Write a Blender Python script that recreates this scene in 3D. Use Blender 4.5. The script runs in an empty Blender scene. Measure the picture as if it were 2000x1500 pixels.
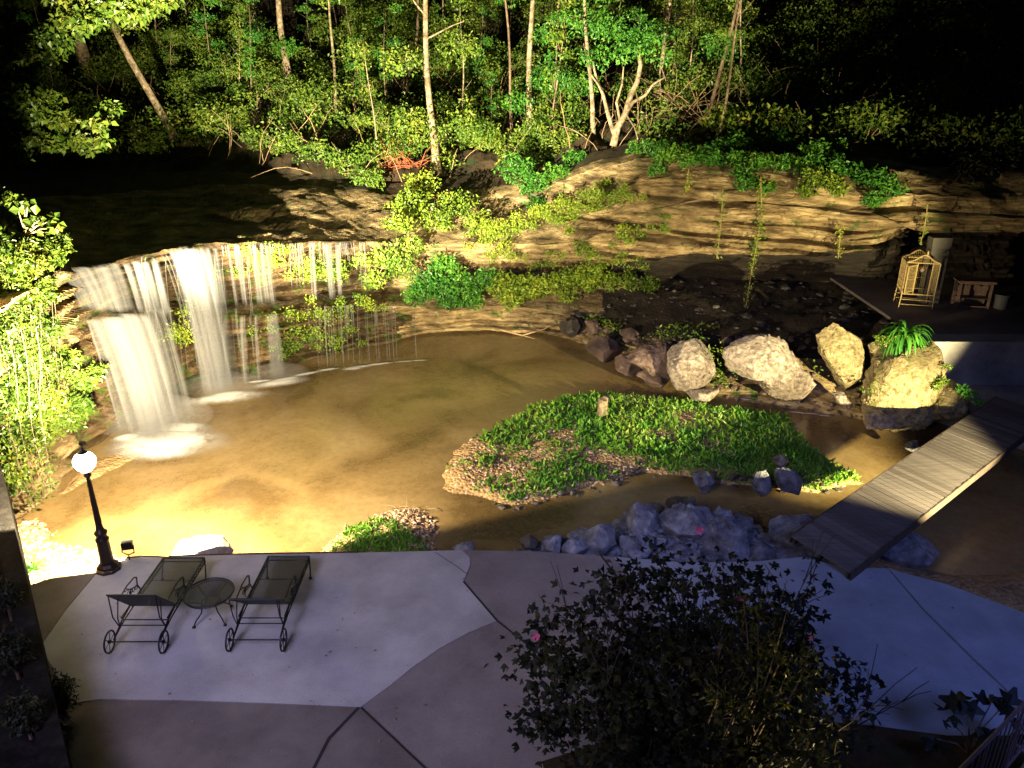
import bpy, math, random
import numpy as np
from mathutils import Vector, Matrix

S = bpy.context.scene
C = S.collection
R = math.radians
rnd = random.Random(7)
rng = np.random.default_rng(11)

# ------------------------------------------------------------------ camera, world, exposure
CAM_H, PITCH, FPX, CX, CY = 7.8, R(22), 1540.0, 1000.0, 750.0
cp, sp = math.cos(PITCH), math.sin(PITCH)
cam = bpy.data.cameras.new('camera'); cam.sensor_width = 36; cam.lens = 36 * FPX / 2000
cam.clip_start = 0.05; cam.clip_end = 500
camo = bpy.data.objects.new('camera', cam); C.objects.link(camo)
camo.location = (0, 0, CAM_H); camo.rotation_euler = (R(90) - PITCH, 0, 0)
S.camera = camo
W = bpy.data.worlds.new('World'); S.world = W; W.use_nodes = True
bg = W.node_tree.nodes['Background']; bg.inputs[0].default_value = (0.30, 0.36, 0.80, 1); bg.inputs[1].default_value = 0.010
S.view_settings.view_transform = 'Standard'; S.view_settings.look = 'None'
S.view_settings.exposure = 0; S.view_settings.gamma = 1
S.cycles.use_denoising = True
S.cycles.max_bounces = 6; S.cycles.transparent_max_bounces = 24
S.cycles.sample_clamp_indirect = 4


def ray(px, py):
    dx = (px - CX) / FPX; t = (py - CY) / FPX
    return dx, cp - t * sp, -(sp + t * cp)


def at(px, py, z=None, Y=None):
    """where the line of sight through a photo pixel meets a height z or a distance Y"""
    dx, dy, dz = ray(px, py)
    k = (z - CAM_H) / dz if z is not None else Y / dy
    return Vector((dx * k, dy * k, CAM_H + dz * k))


def lamp(kind, name, loc, target, power, color, size=0.1, cone=None, blend=0.2, parent=None):
    l = bpy.data.lights.new(name, kind); l.energy = power; l.color = color
    l.shadow_soft_size = size
    if kind == 'SPOT':
        l.spot_size = cone; l.spot_blend = blend
    o = bpy.data.objects.new(name, l); C.objects.link(o)
    o.location = loc
    o.rotation_euler = (Vector(target) - Vector(loc)).to_track_quat('-Z', 'Y').to_euler()
    return o


LAMP_X, LAMP_Y = -6.73, 11.05
# wide flood head in the post lantern, facing away from the patio
lamp('SPOT', 'post_lantern_light', (LAMP_X + .02, LAMP_Y + .19, 2.0), (LAMP_X - 3.6, LAMP_Y + 10, 1.6), 11500, (1, .81, .50), .06, R(176), .07)
# flood heads on top of the lantern, thrown over the falls into the forest
lamp('SPOT', 'flood_head_beam', (LAMP_X + .05, LAMP_Y + .16, 2.40), (-3.5, 36, 12.8), 150000, (1, .88, .58), .06, R(64), .5)
lamp('SPOT', 'flood_head_beam', (LAMP_X - .05, LAMP_Y + .16, 2.40), (-16.0, 35, 11.0), 28000, (1, .85, .52), .06, R(90), .5)
# small floodlight at the foot of the post
lamp('SPOT', 'flood_light_beam', (LAMP_X + .30, LAMP_Y + .42, .42), (0.3, 27, 3.0), 16000, (1, .86, .50), .06, R(40), 1.0)
lamp('SPOT', 'flood_light_beam', (LAMP_X + .34, LAMP_Y + .44, .42), (-2.9, 12.6, -.7), 260, (1, .80, .48), .06, R(46), .9)
# floodlight beyond the right end of the patio, washing boulders and cliff
L2 = Vector((10.5, 9.0, 1.25))
lamp('SPOT', 'bridge_flood_beam', L2, (5.5, 20.0, 3.9), 27000, (1, .84, .44), .05, R(65), .25)
# cool light from the house, beside the viewer
lamp('SPOT', 'house_light_beam', (-5.5, -.4, 9.2), (-2.0, 12.4, 0), 6600, (.60, .56, .96), 2.4, R(60), .8)
lamp('SPOT', 'house_light_beam', (8.5, -.4, 9.2), (6.2, 11.6, 0), 3900, (.19, .28, 1), 2.4, R(58), .9)
# added warm spot without a fixture, brightening the right side of the shrub
lamp('SPOT', 'shrub_fill_spot', (3.7, 4.7, .5), (2.3, 5.5, 2.5), 420, (1, .78, .36), .05, R(48), .7)


# ------------------------------------------------------------------ tagging
def tag(o, label=None, cat=None, group=None, kind=None):
    if label: o['label'] = label
    if cat: o['category'] = cat
    if group: o['group'] = group
    if kind: o['kind'] = kind
    return o


def thing(name, loc, label, cat, group=None, rz=0):
    o = bpy.data.objects.new(name, None); C.objects.link(o)
    o.location = loc; o.rotation_euler = (0, 0, rz); o.empty_display_size = .2
    return tag(o, label, cat, group)


# ------------------------------------------------------------------ mesh builder
class MB:
    def __init__(s):
        s.v = []; s.f = []; s.n = 0; s.mi = []

    def add(s, vs, fs, mi=0):
        vs = np.asarray(vs, float).reshape(-1, 3)
        s.v.append(vs)
        for f in fs:
            s.f.append([i + s.n for i in f]); s.mi.append(mi)
        s.n += len(vs)

    def box(s, c, size, rz=0, M=None, mi=0):
        hx, hy, hz = [a / 2 for a in size]
        vs = [(x * hx, y * hy, z * hz) for x in (-1, 1) for y in (-1, 1) for z in (-1, 1)]
        m = Matrix.Rotation(rz, 3, 'Z') if M is None else M
        vs = [m @ Vector(v) + Vector(c) for v in vs]
        s.add(vs, [(0, 1, 3, 2), (4, 6, 7, 5), (0, 4, 5, 1), (2, 3, 7, 6), (0, 2, 6, 4), (1, 5, 7, 3)], mi)

    def tube(s, pts, rad, n=6, cap=True, mi=0):
        pts = [Vector(p) for p in pts]
        if not hasattr(rad, '__len__'): rad = [rad] * len(pts)
        rings = []; side = None
        for i, p in enumerate(pts):
            d = (pts[min(i + 1, len(pts) - 1)] - pts[max(i - 1, 0)]).normalized()
            if side is None:
                side = d.cross(Vector((0, 0, 1)))
                if side.length < .1: side = d.cross(Vector((1, 0, 0)))
            side = (side - d * side.dot(d)).normalized()
            up = d.cross(side)
            for k in range(n):
                a = 2 * math.pi * k / n
                rings.append(p + (side * math.cos(a) + up * math.sin(a)) * rad[i])
        fs = []
        for i in range(len(pts) - 1):
            for k in range(n):
                a = i * n + k; b = i * n + (k + 1) % n
                fs.append((a, b, b + n, a + n))
        if cap:
            fs.append(tuple(range(n))[::-1]); fs.append(tuple(range((len(pts) - 1) * n, len(pts) * n)))
        s.add(rings, fs, mi)

    def lathe(s, prof, c=(0, 0, 0), n=20, mi=0):
        vs = []; fs = []
        for r, z in prof:
            for k in range(n):
                a = 2 * math.pi * k / n
                vs.append((c[0] + r * math.cos(a), c[1] + r * math.sin(a), c[2] + z))
        for i in range(len(prof) - 1):
            for k in range(n):
                a = i * n + k; b = i * n + (k + 1) % n
                fs.append((a, b, b + n, a + n))
        fs.append(tuple(range(n))[::-1]); fs.append(tuple(range((len(prof) - 1) * n, len(prof) * n)))
        s.add(vs, fs, mi)

    def torus(s, c, Rr, r, axis='Z', N=28, n=6):
        pts = []
        for i in range(N + 1):
            a = 2 * math.pi * i / N
            if axis == 'Z': p = (c[0] + Rr * math.cos(a), c[1] + Rr * math.sin(a), c[2])
            else: p = (c[0], c[1] + Rr * math.cos(a), c[2] + Rr * math.sin(a))
            pts.append(p)
        s.tube(pts, r, n, cap=False)

    def prism(s, poly, z0, z1, mi=0):
        n = len(poly)
        vs = [(p[0], p[1], z0) for p in poly] + [(p[0], p[1], z1) for p in poly]
        fs = [tuple(range(n))[::-1], tuple(range(n, 2 * n))]
        for k in range(n):
            fs.append((k, (k + 1) % n, n + (k + 1) % n, n + k))
        s.add(vs, fs, mi)

    def build(s, name, mat, parent=None, smooth=False, origin=None):
        me = bpy.data.meshes.new(name)
        V = np.concatenate(s.v) if s.v else np.zeros((0, 3))
        if origin is not None: V = V - np.array(origin)
        me.from_pydata(V.tolist(), [], s.f)
        for m in (mat if isinstance(mat, (list, tuple)) else [mat]): me.materials.append(m)
        if max(s.mi, default=0): me.polygons.foreach_set('material_index', s.mi)
        if smooth: me.polygons.foreach_set('use_smooth', [True] * len(s.f))
        me.update()
        o = bpy.data.objects.new(name, me); C.objects.link(o)
        if origin is not None: o.location = origin
        if parent: o.parent = parent
        return o


def fastmesh(name, V, Fc, mat, parent=None, smooth=False, mi=None, origin=None):
    """V (n,3), Fc (m,k) constant k"""
    if origin is not None: V = V - np.array(origin)
    me = bpy.data.meshes.new(name)
    me.vertices.add(len(V)); me.vertices.foreach_set('co', np.ascontiguousarray(V, np.float32).ravel())
    k = Fc.shape[1]
    me.loops.add(Fc.size); me.loops.foreach_set('vertex_index', np.ascontiguousarray(Fc, np.int32).ravel())
    me.polygons.add(len(Fc))
    me.polygons.foreach_set('loop_start', np.arange(len(Fc), dtype=np.int32) * k)
    for m in (mat if isinstance(mat, (list, tuple)) else [mat]): me.materials.append(m)
    if mi is not None: me.polygons.foreach_set('material_index', np.asarray(mi, np.int32))
    me.polygons.foreach_set('use_smooth', np.full(len(Fc), smooth))
    me.update(calc_edges=True); me.validate()
    o = bpy.data.objects.new(name, me); C.objects.link(o)
    if origin is not None: o.location = origin
    if parent: o.parent = parent
    return o


# ------------------------------------------------------------------ noise
def _h(i, j, k, seed):
    n = (i * 374761393 + j * 668265263 + k * 2147483647 + seed * 974634777) & 0xFFFFFFFF
    n = ((n ^ (n >> 13)) * 1274126177) & 0xFFFFFFFF
    return ((n ^ (n >> 16)) & 0xFFFF) / 65535.0


def vn(x, y, z, seed=0):
    x, y, z = np.broadcast_arrays(np.asarray(x, float), np.asarray(y, float), np.asarray(z, float))
    i, j, k = np.floor(x).astype(np.int64), np.floor(y).astype(np.int64), np.floor(z).astype(np.int64)
    u, v, w = x - i, y - j, z - k
    u = u * u * (3 - 2 * u); v = v * v * (3 - 2 * v); w = w * w * (3 - 2 * w)
    r = 0
    for a in (0, 1):
        for b in (0, 1):
            for c in (0, 1):
                r = r + _h(i + a, j + b, k + c, seed) * (u if a else 1 - u) * (v if b else 1 - v) * (w if c else 1 - w)
    return r * 2 - 1


def fbm(x, y, z, o=4, seed=0):
    s = 0; a = .5
    for q in range(o):
        s = s + a * vn(x * 2 ** q, y * 2 ** q, z * 2 ** q, seed + q); a *= .5
    return s


# ------------------------------------------------------------------ materials
def newmat(name):
    m = bpy.data.materials.new(name); m.use_nodes = True
    nt = m.node_tree; nt.nodes.clear()
    out = nt.nodes.new('ShaderNodeOutputMaterial')
    return m, nt, out


def N(nt, t, **kw):
    n = nt.nodes.new('ShaderNode' + t)
    for k, v in kw.items():
        if k.startswith('i_'):
            n.inputs[k[2:].replace('_', ' ')].default_value = v
        else:
            setattr(n, k, v)
    return n


def ramp(nt, fac, stops, interp='LINEAR'):
    r = N(nt, 'ValToRGB'); r.color_ramp.interpolation = interp
    el = r.color_ramp.elements
    while len(el) < len(stops): el.new(.5)
    for e, (p, c) in zip(el, stops):
        e.position = p; e.color = (*c, 1) if len(c) == 3 else c
    nt.links.new(fac, r.inputs[0]); return r


def noise_co(nt, scale=(1, 1, 1), obj=False):
    tc = N(nt, 'NewGeometry'); mp = N(nt, 'Mapping')
    mp.inputs['Scale'].default_value = scale
    nt.links.new(tc.outputs['Position'], mp.inputs[0]); return mp.outputs[0]


def simple(name, col, rough=.6, metal=0, spec=.4, vary=0, scale=8, bump=0, bscale=40):
    m, nt, out = newmat(name)
    b = N(nt, 'BsdfPrincipled'); nt.links.new(b.outputs[0], out.inputs[0])
    b.inputs['Base Color'].default_value = (*col, 1); b.inputs['Roughness'].default_value = rough
    b.inputs['Metallic'].default_value = metal; b.inputs['Specular IOR Level'].default_value = spec
    if vary:
        co = noise_co(nt)
        nz = N(nt, 'TexNoise'); nz.inputs['Scale'].default_value = scale; nz.inputs['Detail'].default_value = 5
        nt.links.new(co, nz.inputs[0])
        r = ramp(nt, nz.outputs[0], [(.3, tuple(c * (1 - vary) for c in col)), (.7, tuple(min(1, c * (1 + vary)) for c in col))])
        nt.links.new(r.outputs[0], b.inputs['Base Color'])
    if bump:
        co = noise_co(nt)
        n2 = N(nt, 'TexNoise'); n2.inputs['Scale'].default_value = bscale; n2.inputs['Detail'].default_value = 6
        nt.links.new(co, n2.inputs[0])
        bp = N(nt, 'Bump'); bp.inputs['Strength'].default_value = 1; bp.inputs['Distance'].default_value = bump
        nt.links.new(n2.outputs[0], bp.inputs['Height']); nt.links.new(bp.outputs[0], b.inputs['Normal'])
    return m


def leafmat(name, cols, trans=.35, rough=.45):
    m, nt, out = newmat(name)
    g = N(nt, 'NewGeometry')
    n = len(cols)
    # clump-scale hue drift plus a colour for each leaf
    nz = N(nt, 'TexNoise'); nz.inputs['Scale'].default_value = .8; nt.links.new(g.outputs['Position'], nz.inputs[0])
    ad = N(nt, 'Math', operation='MULTIPLY_ADD'); ad.inputs[1].default_value = .62
    nt.links.new(g.outputs['Random Per Island'], ad.inputs[0])
    mu = N(nt, 'Math', operation='MULTIPLY_ADD'); mu.inputs[1].default_value = 1.5; mu.inputs[2].default_value = -.55
    nt.links.new(nz.outputs[0], mu.inputs[0]); nt.links.new(mu.outputs[0], ad.inputs[2])
    r = ramp(nt, ad.outputs[0], [(i / (n - 1), c) for i, c in enumerate(cols)])
    b = N(nt, 'BsdfPrincipled'); b.inputs['Roughness'].default_value = rough; b.inputs['Specular IOR Level'].default_value = .35
    t = N(nt, 'BsdfTranslucent'); mx = N(nt, 'MixShader'); mx.inputs[0].default_value = trans
    nt.links.new(r.outputs[0], b.inputs['Base Color']); nt.links.new(r.outputs[0], t.inputs[0])
    nt.links.new(b.outputs[0], mx.inputs[1]); nt.links.new(t.outputs[0], mx.inputs[2])
    nt.links.new(mx.outputs[0], out.inputs[0]); return m


def rockmat(name, c1, c2, c3, strata=True, moss=0., mosscol=(.05, .09, .015), bump=.05, scale=1.6, rough=.85):
    m, nt, out = newmat(name)
    b = N(nt, 'BsdfPrincipled'); b.inputs['Roughness'].default_value = rough; b.inputs['Specular IOR Level'].default_value = .3
    nt.links.new(b.outputs[0], out.inputs[0])
    co = noise_co(nt, (.8, .8, 4.2) if strata else (1, 1, 1))
    nz = N(nt, 'TexNoise'); nz.inputs['Scale'].default_value = scale; nz.inputs['Detail'].default_value = 9; nz.inputs['Roughness'].default_value = .62
    nt.links.new(co, nz.inputs[0])
    r = ramp(nt, nz.outputs[0], [(.30, c1), (.5, c2), (.68, c3)])
    col = r.outputs[0]
    co2 = noise_co(nt)
    nb = N(nt, 'TexNoise'); nb.inputs['Scale'].default_value = .7; nb.inputs['Detail'].default_value = 6
    nt.links.new(co2, nb.inputs[0])
    rb = ramp(nt, nb.outputs[0], [(.35, (.42, .40, .38)), (.62, (1.0, 1.0, 1.0))])
    mu = N(nt, 'MixRGB', blend_type='MULTIPLY'); mu.inputs[0].default_value = 1
    nt.links.new(col, mu.inputs[1]); nt.links.new(rb.outputs[0], mu.inputs[2]); col = mu.outputs[0]
    if moss:
        nm = N(nt, 'TexNoise'); nm.inputs['Scale'].default_value = 1.9; nm.inputs['Detail'].default_value = 8; nm.inputs['Roughness'].default_value = .7
        nt.links.new(co2, nm.inputs[0])
        rm = ramp(nt, nm.outputs[0], [(.62 - moss * .3, (0, 0, 0)), (.70 - moss * .3, (1, 1, 1))])
        mm = N(nt, 'MixRGB'); mm.inputs[2].default_value = (*mosscol, 1)
        nt.links.new(rm.outputs[0], mm.inputs[0]); nt.links.new(col, mm.inputs[1]); col = mm.outputs[0]
    nt.links.new(col, b.inputs['Base Color'])
    n2 = N(nt, 'TexNoise'); n2.inputs['Scale'].default_value = 9 if strata else 14; n2.inputs['Detail'].default_value = 8; n2.inputs['Roughness'].default_value = .7
    nt.links.new(noise_co(nt, (.7, .7, 2.8) if strata else (1, 1, 1)), n2.inputs[0])
    bp = N(nt, 'Bump'); bp.inputs['Strength'].default_value = 1; bp.inputs['Distance'].default_value = bump
    nt.links.new(n2.outputs[0], bp.inputs['Height']); nt.links.new(bp.outputs[0], b.inputs['Normal'])
    return m


M = {}
M['cliff'] = rockmat('layered_rock', (.05, .035, .018), (.30, .21, .095), (.58, .45, .24), moss=.2, bump=.10)
M['wetrock'] = rockmat('wet_brown_rock', (.018, .012, .007), (.085, .052, .022), (.19, .13, .06), moss=.3, mosscol=(.05, .09, .01), bump=.10, rough=.5)
M['recess_shade'] = rockmat('shade_darkened_rock', (.012, .009, .006), (.035, .025, .016), (.075, .055, .035), bump=.10)  # rock of the cliff recess, with the overhang's shadow put into its colour
M['litter'] = rockmat('leaf_litter', (.030, .020, .010), (.055, .036, .018), (.10, .06, .028), strata=False, moss=.25, mosscol=(.02, .04, .008), bump=.08, scale=3)
M['boulder'] = rockmat('pitted_rock', (.10, .075, .055), (.38, .31, .24), (.60, .52, .44), strata=False, moss=.10, mosscol=(.16, .16, .04), bump=.09, scale=9)
M['boulder_tan'] = rockmat('tan_rock', (.09, .07, .03), (.34, .27, .13), (.52, .43, .24), strata=False, moss=.28, mosscol=(.17, .16, .05), bump=.09, scale=8)
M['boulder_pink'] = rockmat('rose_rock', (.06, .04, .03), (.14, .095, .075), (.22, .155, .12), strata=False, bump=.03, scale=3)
M['greyrock'] = rockmat('pale_grey_rock', (.07, .072, .08), (.24, .25, .28), (.45, .46, .50), strata=False, bump=.08, scale=5)
M['whiterock'] = rockmat('white_rock', (.3, .28, .25), (.5, .48, .44), (.65, .62, .56), strata=False, bump=.05, scale=6)
M['darkrock'] = rockmat('wet_dark_rock', (.04, .035, .03), (.09, .08, .07), (.15, .13, .11), strata=False, bump=.03, scale=5, rough=.5)
M['iron'] = simple('black_wrought_iron', (.012, .012, .012), .45, .3)
M['post'] = simple('brown_black_cast_iron', (.035, .022, .015), .4, .3, vary=.3)
M['bark'] = rockmat('pale_bark', (.06, .04, .02), (.24, .18, .11), (.46, .37, .25), strata=False, moss=.12, mosscol=(.06, .09, .02), bump=.02, scale=7)
M['bark_dark'] = rockmat('brown_bark', (.07, .045, .03), (.16, .11, .07), (.28, .2, .13), strata=False, bump=.02, scale=7)
M['leaf'] = leafmat('forest_leaves', [(.030, .065, .010), (.075, .15, .018), (.14, .22, .024), (.28, .29, .045)])
M['leaf_deep'] = leafmat('deep_green_leaves', [(.018, .075, .012), (.04, .15, .018), (.07, .22, .024), (.16, .30, .03)])
M['leaf_yellow'] = leafmat('yellow_green_leaves', [(.06, .11, .012), (.12, .20, .018), (.20, .28, .025), (.32, .34, .04)])
M['ivy'] = leafmat('ivy_leaves', [(.015, .035, .004), (.032, .065, .006), (.055, .09, .008), (.10, .11, .014)])
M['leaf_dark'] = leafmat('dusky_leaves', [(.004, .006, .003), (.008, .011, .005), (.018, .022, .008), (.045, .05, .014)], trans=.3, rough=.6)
M['olive_lit'] = leafmat('warm_lit_shoot_leaves', [(.05, .06, .012), (.10, .11, .02), (.17, .16, .03)])  # paler than the other shrub leaves: warm light put into the colour
M['leaf_bright'] = leafmat('fern_leaves', [(.04, .16, .02), (.07, .25, .03), (.12, .34, .04)], trans=.3)
M['grass'] = leafmat('grass_blades', [(.035, .13, .012), (.08, .24, .02), (.16, .32, .03), (.32, .40, .08)])
M['petal'] = simple('pink_petals', (.75, .14, .25), .6)
M['dry'] = simple('dry_twigs', (.26, .17, .09), .8, vary=.4, scale=2)
M['rust_twig'] = simple('red_brown_twigs', (.24, .07, .03), .8, vary=.3, scale=2)


def concrete(name, col, stain=.38):
    m, nt, out = newmat(name)
    b = N(nt, 'BsdfPrincipled'); b.inputs['Roughness'].default_value = .85; b.inputs['Specular IOR Level'].default_value = .25
    nt.links.new(b.outputs[0], out.inputs[0])
    co = noise_co(nt)
    a = N(nt, 'TexNoise'); a.inputs['Scale'].default_value = .9; a.inputs['Detail'].default_value = 7; a.inputs['Roughness'].default_value = .65
    f = N(nt, 'TexNoise'); f.inputs['Scale'].default_value = 55; f.inputs['Detail'].default_value = 3
    sp_ = N(nt, 'TexVoronoi'); sp_.inputs['Scale'].default_value = 5.5
    for n_ in (a, f, sp_): nt.links.new(co, n_.inputs['Vector'])
    ra = ramp(nt, a.outputs[0], [(.3, tuple(c * (1 - stain) for c in col)), (.65, col)])
    rf = ramp(nt, f.outputs[0], [(.3, (.78, .78, .78)), (.7, (1, 1, 1))])
    rs = ramp(nt, sp_.outputs['Distance'], [(.03, (.35, .3, .28)), (.06, (1, 1, 1))])
    m1 = N(nt, 'MixRGB', blend_type='MULTIPLY'); m1.inputs[0].default_value = 1
    m2 = N(nt, 'MixRGB', blend_type='MULTIPLY'); m2.inputs[0].default_value = .8
    nt.links.new(ra.outputs[0], m1.inputs[1]); nt.links.new(rf.outputs[0], m1.inputs[2])
    nt.links.new(m1.outputs[0], m2.inputs[1]); nt.links.new(rs.outputs[0], m2.inputs[2])
    nt.links.new(m2.outputs[0], b.inputs['Base Color'])
    bp = N(nt, 'Bump'); bp.inputs['Distance'].default_value = .002
    nt.links.new(f.outputs[0], bp.inputs['Height']); nt.links.new(bp.outputs[0], b.inputs['Normal'])
    return m


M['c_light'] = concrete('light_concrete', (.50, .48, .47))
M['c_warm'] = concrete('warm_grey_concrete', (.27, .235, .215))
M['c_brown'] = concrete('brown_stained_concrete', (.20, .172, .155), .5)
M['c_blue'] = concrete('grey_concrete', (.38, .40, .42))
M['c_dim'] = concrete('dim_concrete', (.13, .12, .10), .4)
M['c_old'] = concrete('weathered_concrete', (.36, .34, .31), .6)
M['beam'] = simple('dark_stained_beam', (.05, .035, .025), .8, vary=.3)
M['wallstone'] = rockmat('black_stone', (.006, .006, .006), (.014, .013, .012), (.026, .024, .022), strata=False, bump=.03, scale=5)  # near-black base colour for the garden wall and raised bed
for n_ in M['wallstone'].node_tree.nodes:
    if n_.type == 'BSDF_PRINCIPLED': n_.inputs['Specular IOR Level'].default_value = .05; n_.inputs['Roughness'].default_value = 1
M['joint'] = simple('joint_filler', (.02, .018, .018), .9)

# wet pool bed
m, nt, out = newmat('pool_bed'); M['bed'] = m
b = N(nt, 'BsdfPrincipled'); b.inputs['Roughness'].default_value = .8; nt.links.new(b.outputs[0], out.inputs[0])
co = noise_co(nt)
n1 = N(nt, 'TexNoise'); n1.inputs['Scale'].default_value = .55; n1.inputs['Detail'].default_value = 5
n2 = N(nt, 'TexVoronoi'); n2.inputs['Scale'].default_value = 13; n2.inputs['Randomness'].default_value = 1
nt.links.new(co, n1.inputs[0]); nt.links.new(co, n2.inputs['Vector'])
r1 = ramp(nt, n1.outputs[0], [(.3, (.20, .12, .05)), (.6, (.42, .28, .12))])
r2 = ramp(nt, n2.outputs['Color'], [(.1, (.55, .5, .45)), (.8, (1, 1, 1))])
mx = N(nt, 'MixRGB', blend_type='MULTIPLY'); mx.inputs[0].default_value = .8
nt.links.new(r1.outputs[0], mx.inputs[1]); nt.links.new(r2.outputs[0], mx.inputs[2]); nt.links.new(mx.outputs[0], b.inputs['Base Color'])
bp = N(nt, 'Bump'); bp.inputs['Distance'].default_value = .04; bp.invert = True
nt.links.new(n2.outputs['Distance'], bp.inputs['Height']); nt.links.new(bp.outputs[0], b.inputs['Normal'])

# murky amber water: partly see-through, with a reflecting skin
m, nt, out = newmat('murky_water'); M['water'] = m
tr = N(nt, 'BsdfTransparent'); tr.inputs[0].default_value = (.80, .58, .28, 1)
df = N(nt, 'BsdfDiffuse'); co = noise_co(nt)
n1 = N(nt, 'TexNoise'); n1.inputs['Scale'].default_value = .38; n1.inputs['Detail'].default_value = 4; n1.inputs['Distortion'].default_value = .6
nt.links.new(co, n1.inputs[0])
r1 = ramp(nt, n1.outputs[0], [(.32, (.17, .11, .042)), (.50, (.33, .225, .095)), (.70, (.45, .325, .15))])
n3 = N(nt, 'TexNoise'); n3.inputs['Scale'].default_value = 7; n3.inputs['Detail'].default_value = 8; n3.inputs['Roughness'].default_value = .75; nt.links.new(co, n3.inputs[0])
r3 = ramp(nt, n3.outputs[0], [(.36, (.62, .58, .52)), (.58, (1, 1, 1))])
mx3 = N(nt, 'MixRGB', blend_type='MULTIPLY'); mx3.inputs[0].default_value = .55
nt.links.new(r1.outputs[0], mx3.inputs[1]); nt.links.new(r3.outputs[0], mx3.inputs[2]); nt.links.new(mx3.outputs[0], df.inputs[0])
gl = N(nt, 'BsdfGlossy'); gl.inputs['Roughness'].default_value = .16; gl.inputs[0].default_value = (.9, .9, .9, 1)
mu = N(nt, 'MixShader'); mu.inputs[0].default_value = .64
fr = N(nt, 'Fresnel'); fr.inputs[0].default_value = 1.33
m2 = N(nt, 'MixShader')
bn = N(nt, 'TexNoise'); bn.inputs['Scale'].default_value = 9; bn.inputs['Detail'].default_value = 4; nt.links.new(co, bn.inputs[0])
bp = N(nt, 'Bump'); bp.inputs['Distance'].default_value = .010; nt.links.new(bn.outputs[0], bp.inputs['Height'])
nt.links.new(bp.outputs[0], gl.inputs['Normal']); nt.links.new(bp.outputs[0], fr.inputs['Normal'])
nt.links.new(tr.outputs[0], mu.inputs[1]); nt.links.new(df.outputs[0], mu.inputs[2])
nt.links.new(fr.outputs[0], m2.inputs[0]); nt.links.new(mu.outputs[0], m2.inputs[1]); nt.links.new(gl.outputs[0], m2.inputs[2])
nt.links.new(m2.outputs[0], out.inputs[0])


def fallmat(name, dens, streak=26, seed=0, gap=0.):
    """silky falling water: streaks along the fall, thin at the sheet's sides"""
    m, nt, out = newmat(name)
    uv = N(nt, 'UVMap'); sx = N(nt, 'SeparateXYZ'); nt.links.new(uv.outputs[0], sx.inputs[0])
    mp = N(nt, 'Mapping'); mp.inputs['Scale'].default_value = (streak, .45, 1); mp.inputs['Location'].default_value = (seed * 3.7, seed, 0)
    nt.links.new(uv.outputs[0], mp.inputs[0])
    nz = N(nt, 'TexNoise'); nz.inputs['Scale'].default_value = 1; nz.inputs['Detail'].default_value = 3; nz.inputs['Roughness'].default_value = .5
    nt.links.new(mp.outputs[0], nz.inputs[0])
    rF = ramp(nt, nz.outputs[0], [(.32, (.18, .18, .18)), (.70, (1, 1, 1))])
    mp2 = N(nt, 'Mapping'); mp2.inputs['Scale'].default_value = (streak * .28, .8, 1); mp2.inputs['Location'].default_value = (seed * 5.1, seed * 2, 4)
    nt.links.new(uv.outputs[0], mp2.inputs[0])
    nz2 = N(nt, 'TexNoise'); nz2.inputs['Scale'].default_value = 1; nz2.inputs['Detail'].default_value = 2
    nt.links.new(mp2.outputs[0], nz2.inputs[0])
    rC = ramp(nt, nz2.outputs[0], [(.40 - gap, (0, 0, 0)), (.66 - gap, (1, 1, 1))])
    r = N(nt, 'MixRGB', blend_type='MULTIPLY'); r.inputs[0].default_value = 1
    nt.links.new(rF.outputs[0], r.inputs[1]); nt.links.new(rC.outputs[0], r.inputs[2])
    # 4u(1-u)
    om = N(nt, 'Math', operation='SUBTRACT'); om.inputs[0].default_value = 1; nt.links.new(sx.outputs[0], om.inputs[1])
    e = N(nt, 'Math', operation='MULTIPLY'); nt.links.new(sx.outputs[0], e.inputs[0]); nt.links.new(om.outputs[0], e.inputs[1])
    ep = N(nt, 'Math', operation='POWER'); ep.inputs[1].default_value = 1.5; nt.links.new(e.outputs[0], ep.inputs[0])
    e4 = N(nt, 'Math', operation='MULTIPLY'); e4.inputs[1].default_value = 8 * dens; nt.links.new(ep.outputs[0], e4.inputs[0])
    a = N(nt, 'Math', operation='MULTIPLY', use_clamp=True); nt.links.new(r.outputs[0], a.inputs[0]); nt.links.new(e4.outputs[0], a.inputs[1])
    # fade in at the very top
    ft = N(nt, 'MapRange'); ft.inputs[1].default_value = 0; ft.inputs[2].default_value = .14
    nt.links.new(sx.outputs[1], ft.inputs[0])
    fb = N(nt, 'MapRange'); fb.inputs[1].default_value = 1; fb.inputs[2].default_value = .93
    nt.links.new(sx.outputs[1], fb.inputs[0])
    a1 = N(nt, 'Math', operation='MULTIPLY'); nt.links.new(a.outputs[0], a1.inputs[0]); nt.links.new(ft.outputs[0], a1.inputs[1])
    a2 = N(nt, 'Math', operation='MULTIPLY'); nt.links.new(a1.outputs[0], a2.inputs[0]); nt.links.new(fb.outputs[0], a2.inputs[1])
    d = N(nt, 'BsdfDiffuse'); d.inputs[0].default_value = (.20, .20, .205, 1)
    tl = N(nt, 'BsdfTranslucent'); tl.inputs[0].default_value = (.20, .20, .205, 1)
    mm = N(nt, 'MixShader'); mm.inputs[0].default_value = .4
    tr = N(nt, 'BsdfTransparent'); fx = N(nt, 'MixShader')
    nt.links.new(d.outputs[0], mm.inputs[1]); nt.links.new(tl.outputs[0], mm.inputs[2])
    nt.links.new(a2.outputs[0], fx.inputs[0]); nt.links.new(tr.outputs[0], fx.inputs[1]); nt.links.new(mm.outputs[0], fx.inputs[2])
    nt.links.new(fx.outputs[0], out.inputs[0]); return m


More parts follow.
